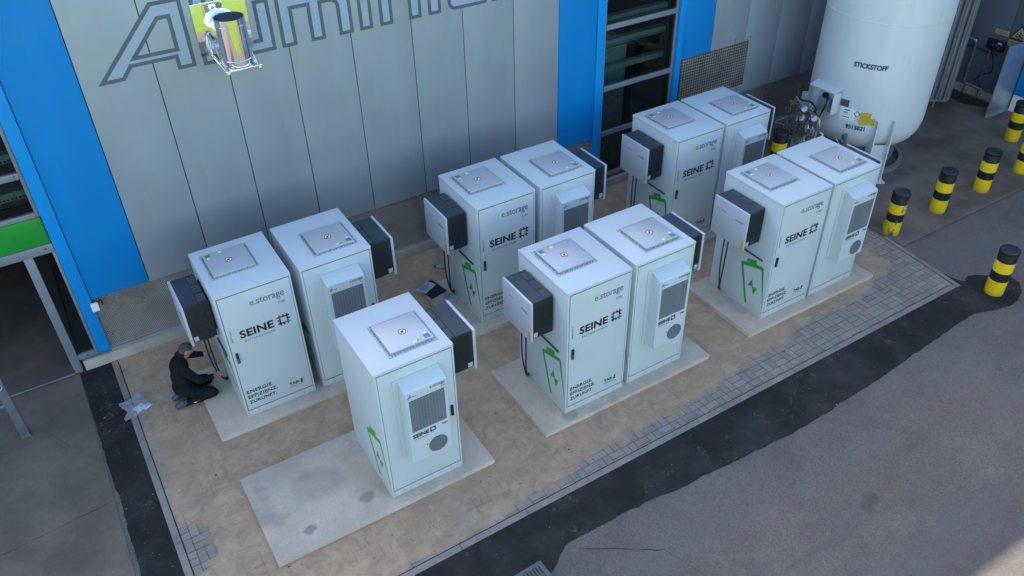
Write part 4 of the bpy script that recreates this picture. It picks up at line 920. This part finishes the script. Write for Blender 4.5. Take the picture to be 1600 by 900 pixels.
# black document case and papers
fz = G
m = MB(); m.box((-.205, -.16, 0), (.205, .16, .030), 0, .012); m.box((-.195, -.15, .031), (.0, .15, .04), 0, .008)
dcase = tag(m.build('document_case', 'bagblack', None, (2.445, 3.645, .002)), 'open black document case lying on the slab between the rear cabinets', 'document case'); dcase.rotation_euler = (0, 0, R(-79))
def paper(loc, rz, label, wdt=.30, h=.21):
    m = MB(); n = 8; g = []
    for i in range(n+1):
        u = i/n; z = .012*math.sin(u*5+rz)+.014*u*u; g.append([m.bm.verts.new(((u-.5)*wdt, -h/2, z+.004)), m.bm.verts.new(((u-.5)*wdt, h/2, z+.002))])
    for a, b in zip(g, g[1:]): f = m.bm.faces.new((a[0], b[0], b[1], a[1])); f.smooth = True
    bmesh.ops.solidify(m.bm, geom=list(m.bm.faces), thickness=.002)
    o = m.build('paper_sheet', 'paper', None, loc); o.rotation_euler = (0, 0, rz); tag(o, label, 'paper', 'papers by the document case')
    p = MB()
    for k in range(6): p.box((-wdt*.38, h*.33-.022*k, .026), (wdt*(.1+.2*(k % 3 == 0)), h*.33-.022*k+.006, .0275))
    p.build('print', 'pgrey', o)
paper((2.37, 3.71, .043), R(28), 'white sheet lying on top of the black document case'); paper((2.575, 3.285, .003), R(-60), 'white sheet on the slab edge beside the black document case')
bt = thing('water_bottle', 'small clear bottle with blue cap lying by the rear inverter', 'bottle', (2.84, 4.27, G+.035))
bt.rotation_euler = (0, R(90), R(-40)); m = MB(); m.lathe([(.028, 0), (.033, .01), (.033, .15), (.014, .19), (.014, .2)], n=16); m.build('bottle_body', 'poly', bt); m = MB(); m.lathe([(.019, -.028), (.02, -.026), (.02, -.002), (.018, 0)], n=14); m.build('bottle_cap', 'bluecap', bt)
# galvanised post at the left edge
gp = thing('gate_post', 'upright galvanised steel post by the entrance at the left photo edge', 'post', (-3.90, 3.87, G))
m = MB(); m.box((-.055, -.045, 0), (.055, -.035, 2.4), 0, .002); m.box((-.055, -.034, 0), (-.047, .045, 2.4), 0, .002); m.box((.047, -.034, 0), (.055, .045, 2.4), 0, .002); m.build('channel', 'darkgalv', gp)
m = MB(); m.box((-.07, -.06, 0), (.07, .06, .03), 0, .003); m.build('foot', 'bolt', gp)
m = MB(); m.tube([(-.02+.05*math.cos(R(a)), -.055, .98+.05*math.sin(R(a))) for a in range(0, 361, 30)], .007, 6); m.build('ring', 'alu', gp)
m = MB(); m.tube([(-.06, 0, .62), (-1.2, .05, .62)], .03, 10); m.build('rail', 'darkgalv', gp)
# drain grate
dr = thing('drain_grate', 'grey slotted drain grate set in the fresh tarmac by the road', 'drain', (.87, -1.93, G-.003), R(2))
m = MB(); m.box((-.25, -.18, -.02), (.25, -.13, .010), 0, .004); m.box((-.25, .13, -.02), (.25, .18, .010), 0, .004); m.box((-.25, -.13, -.02), (-.19, .13, .010), 0, .004); m.box((.19, -.13, -.02), (.25, .13, .010), 0, .004)
for i in range(9): m.box((-.185+.042*i, -.13, -.02), (-.163+.042*i, .13, .008), 0)
m.box((-.19, -.012, -.02), (.19, .012, .0095)); m.build('grate', 'rod', dr)
MB().box((-.188, -.129, .0005), (.188, .129, .0015)).build('shaft', 'black', dr)
# gravel crumbs, twigs and mortar bits on the sand: far too many to count
m = MB(); q = random.Random(12)
for i in range(1100):
    if i % 3: x, y, z = q.uniform(-2.4, 9.8), q.uniform(-.95, 4.7), G
    elif i % 2: x, y, z = q.uniform(-2.5, 9.5), q.uniform(-1.9, -1.15), G-.004
    else: x, y, z = q.uniform(-3.0, -2.6), q.uniform(-1, 4.7), G-.004
    if (-1.6 < x < 1.45 or 2.24 < x < 5.3 or 6.1 < x < 9.05) and (-.17 < y < 1.4 or 2.2 < y < 3.82): continue
    s_ = q.uniform(.003, .008)*(1.8 if q.random() < .05 else 1); tb = bmesh.new(); bmesh.ops.create_icosphere(tb, subdivisions=1, radius=1)
    a, b, c_ = q.uniform(.7, 1.4), q.uniform(.6, 1.2), q.uniform(.4, .8)
    for v in tb.verts: v.co = Vector((v.co.x*s_*a+x, v.co.y*s_*b+y, v.co.z*s_*c_+z+.001))
    m.merge(tb, q.choice((0, 1, 1, 1, 2)) if i % 3 else q.choice((0, 1, 1)))
o = m.build('gravel_crumbs', ['kerb', 'soil', 'slab'], fixn=False); o['kind'] = 'stuff'
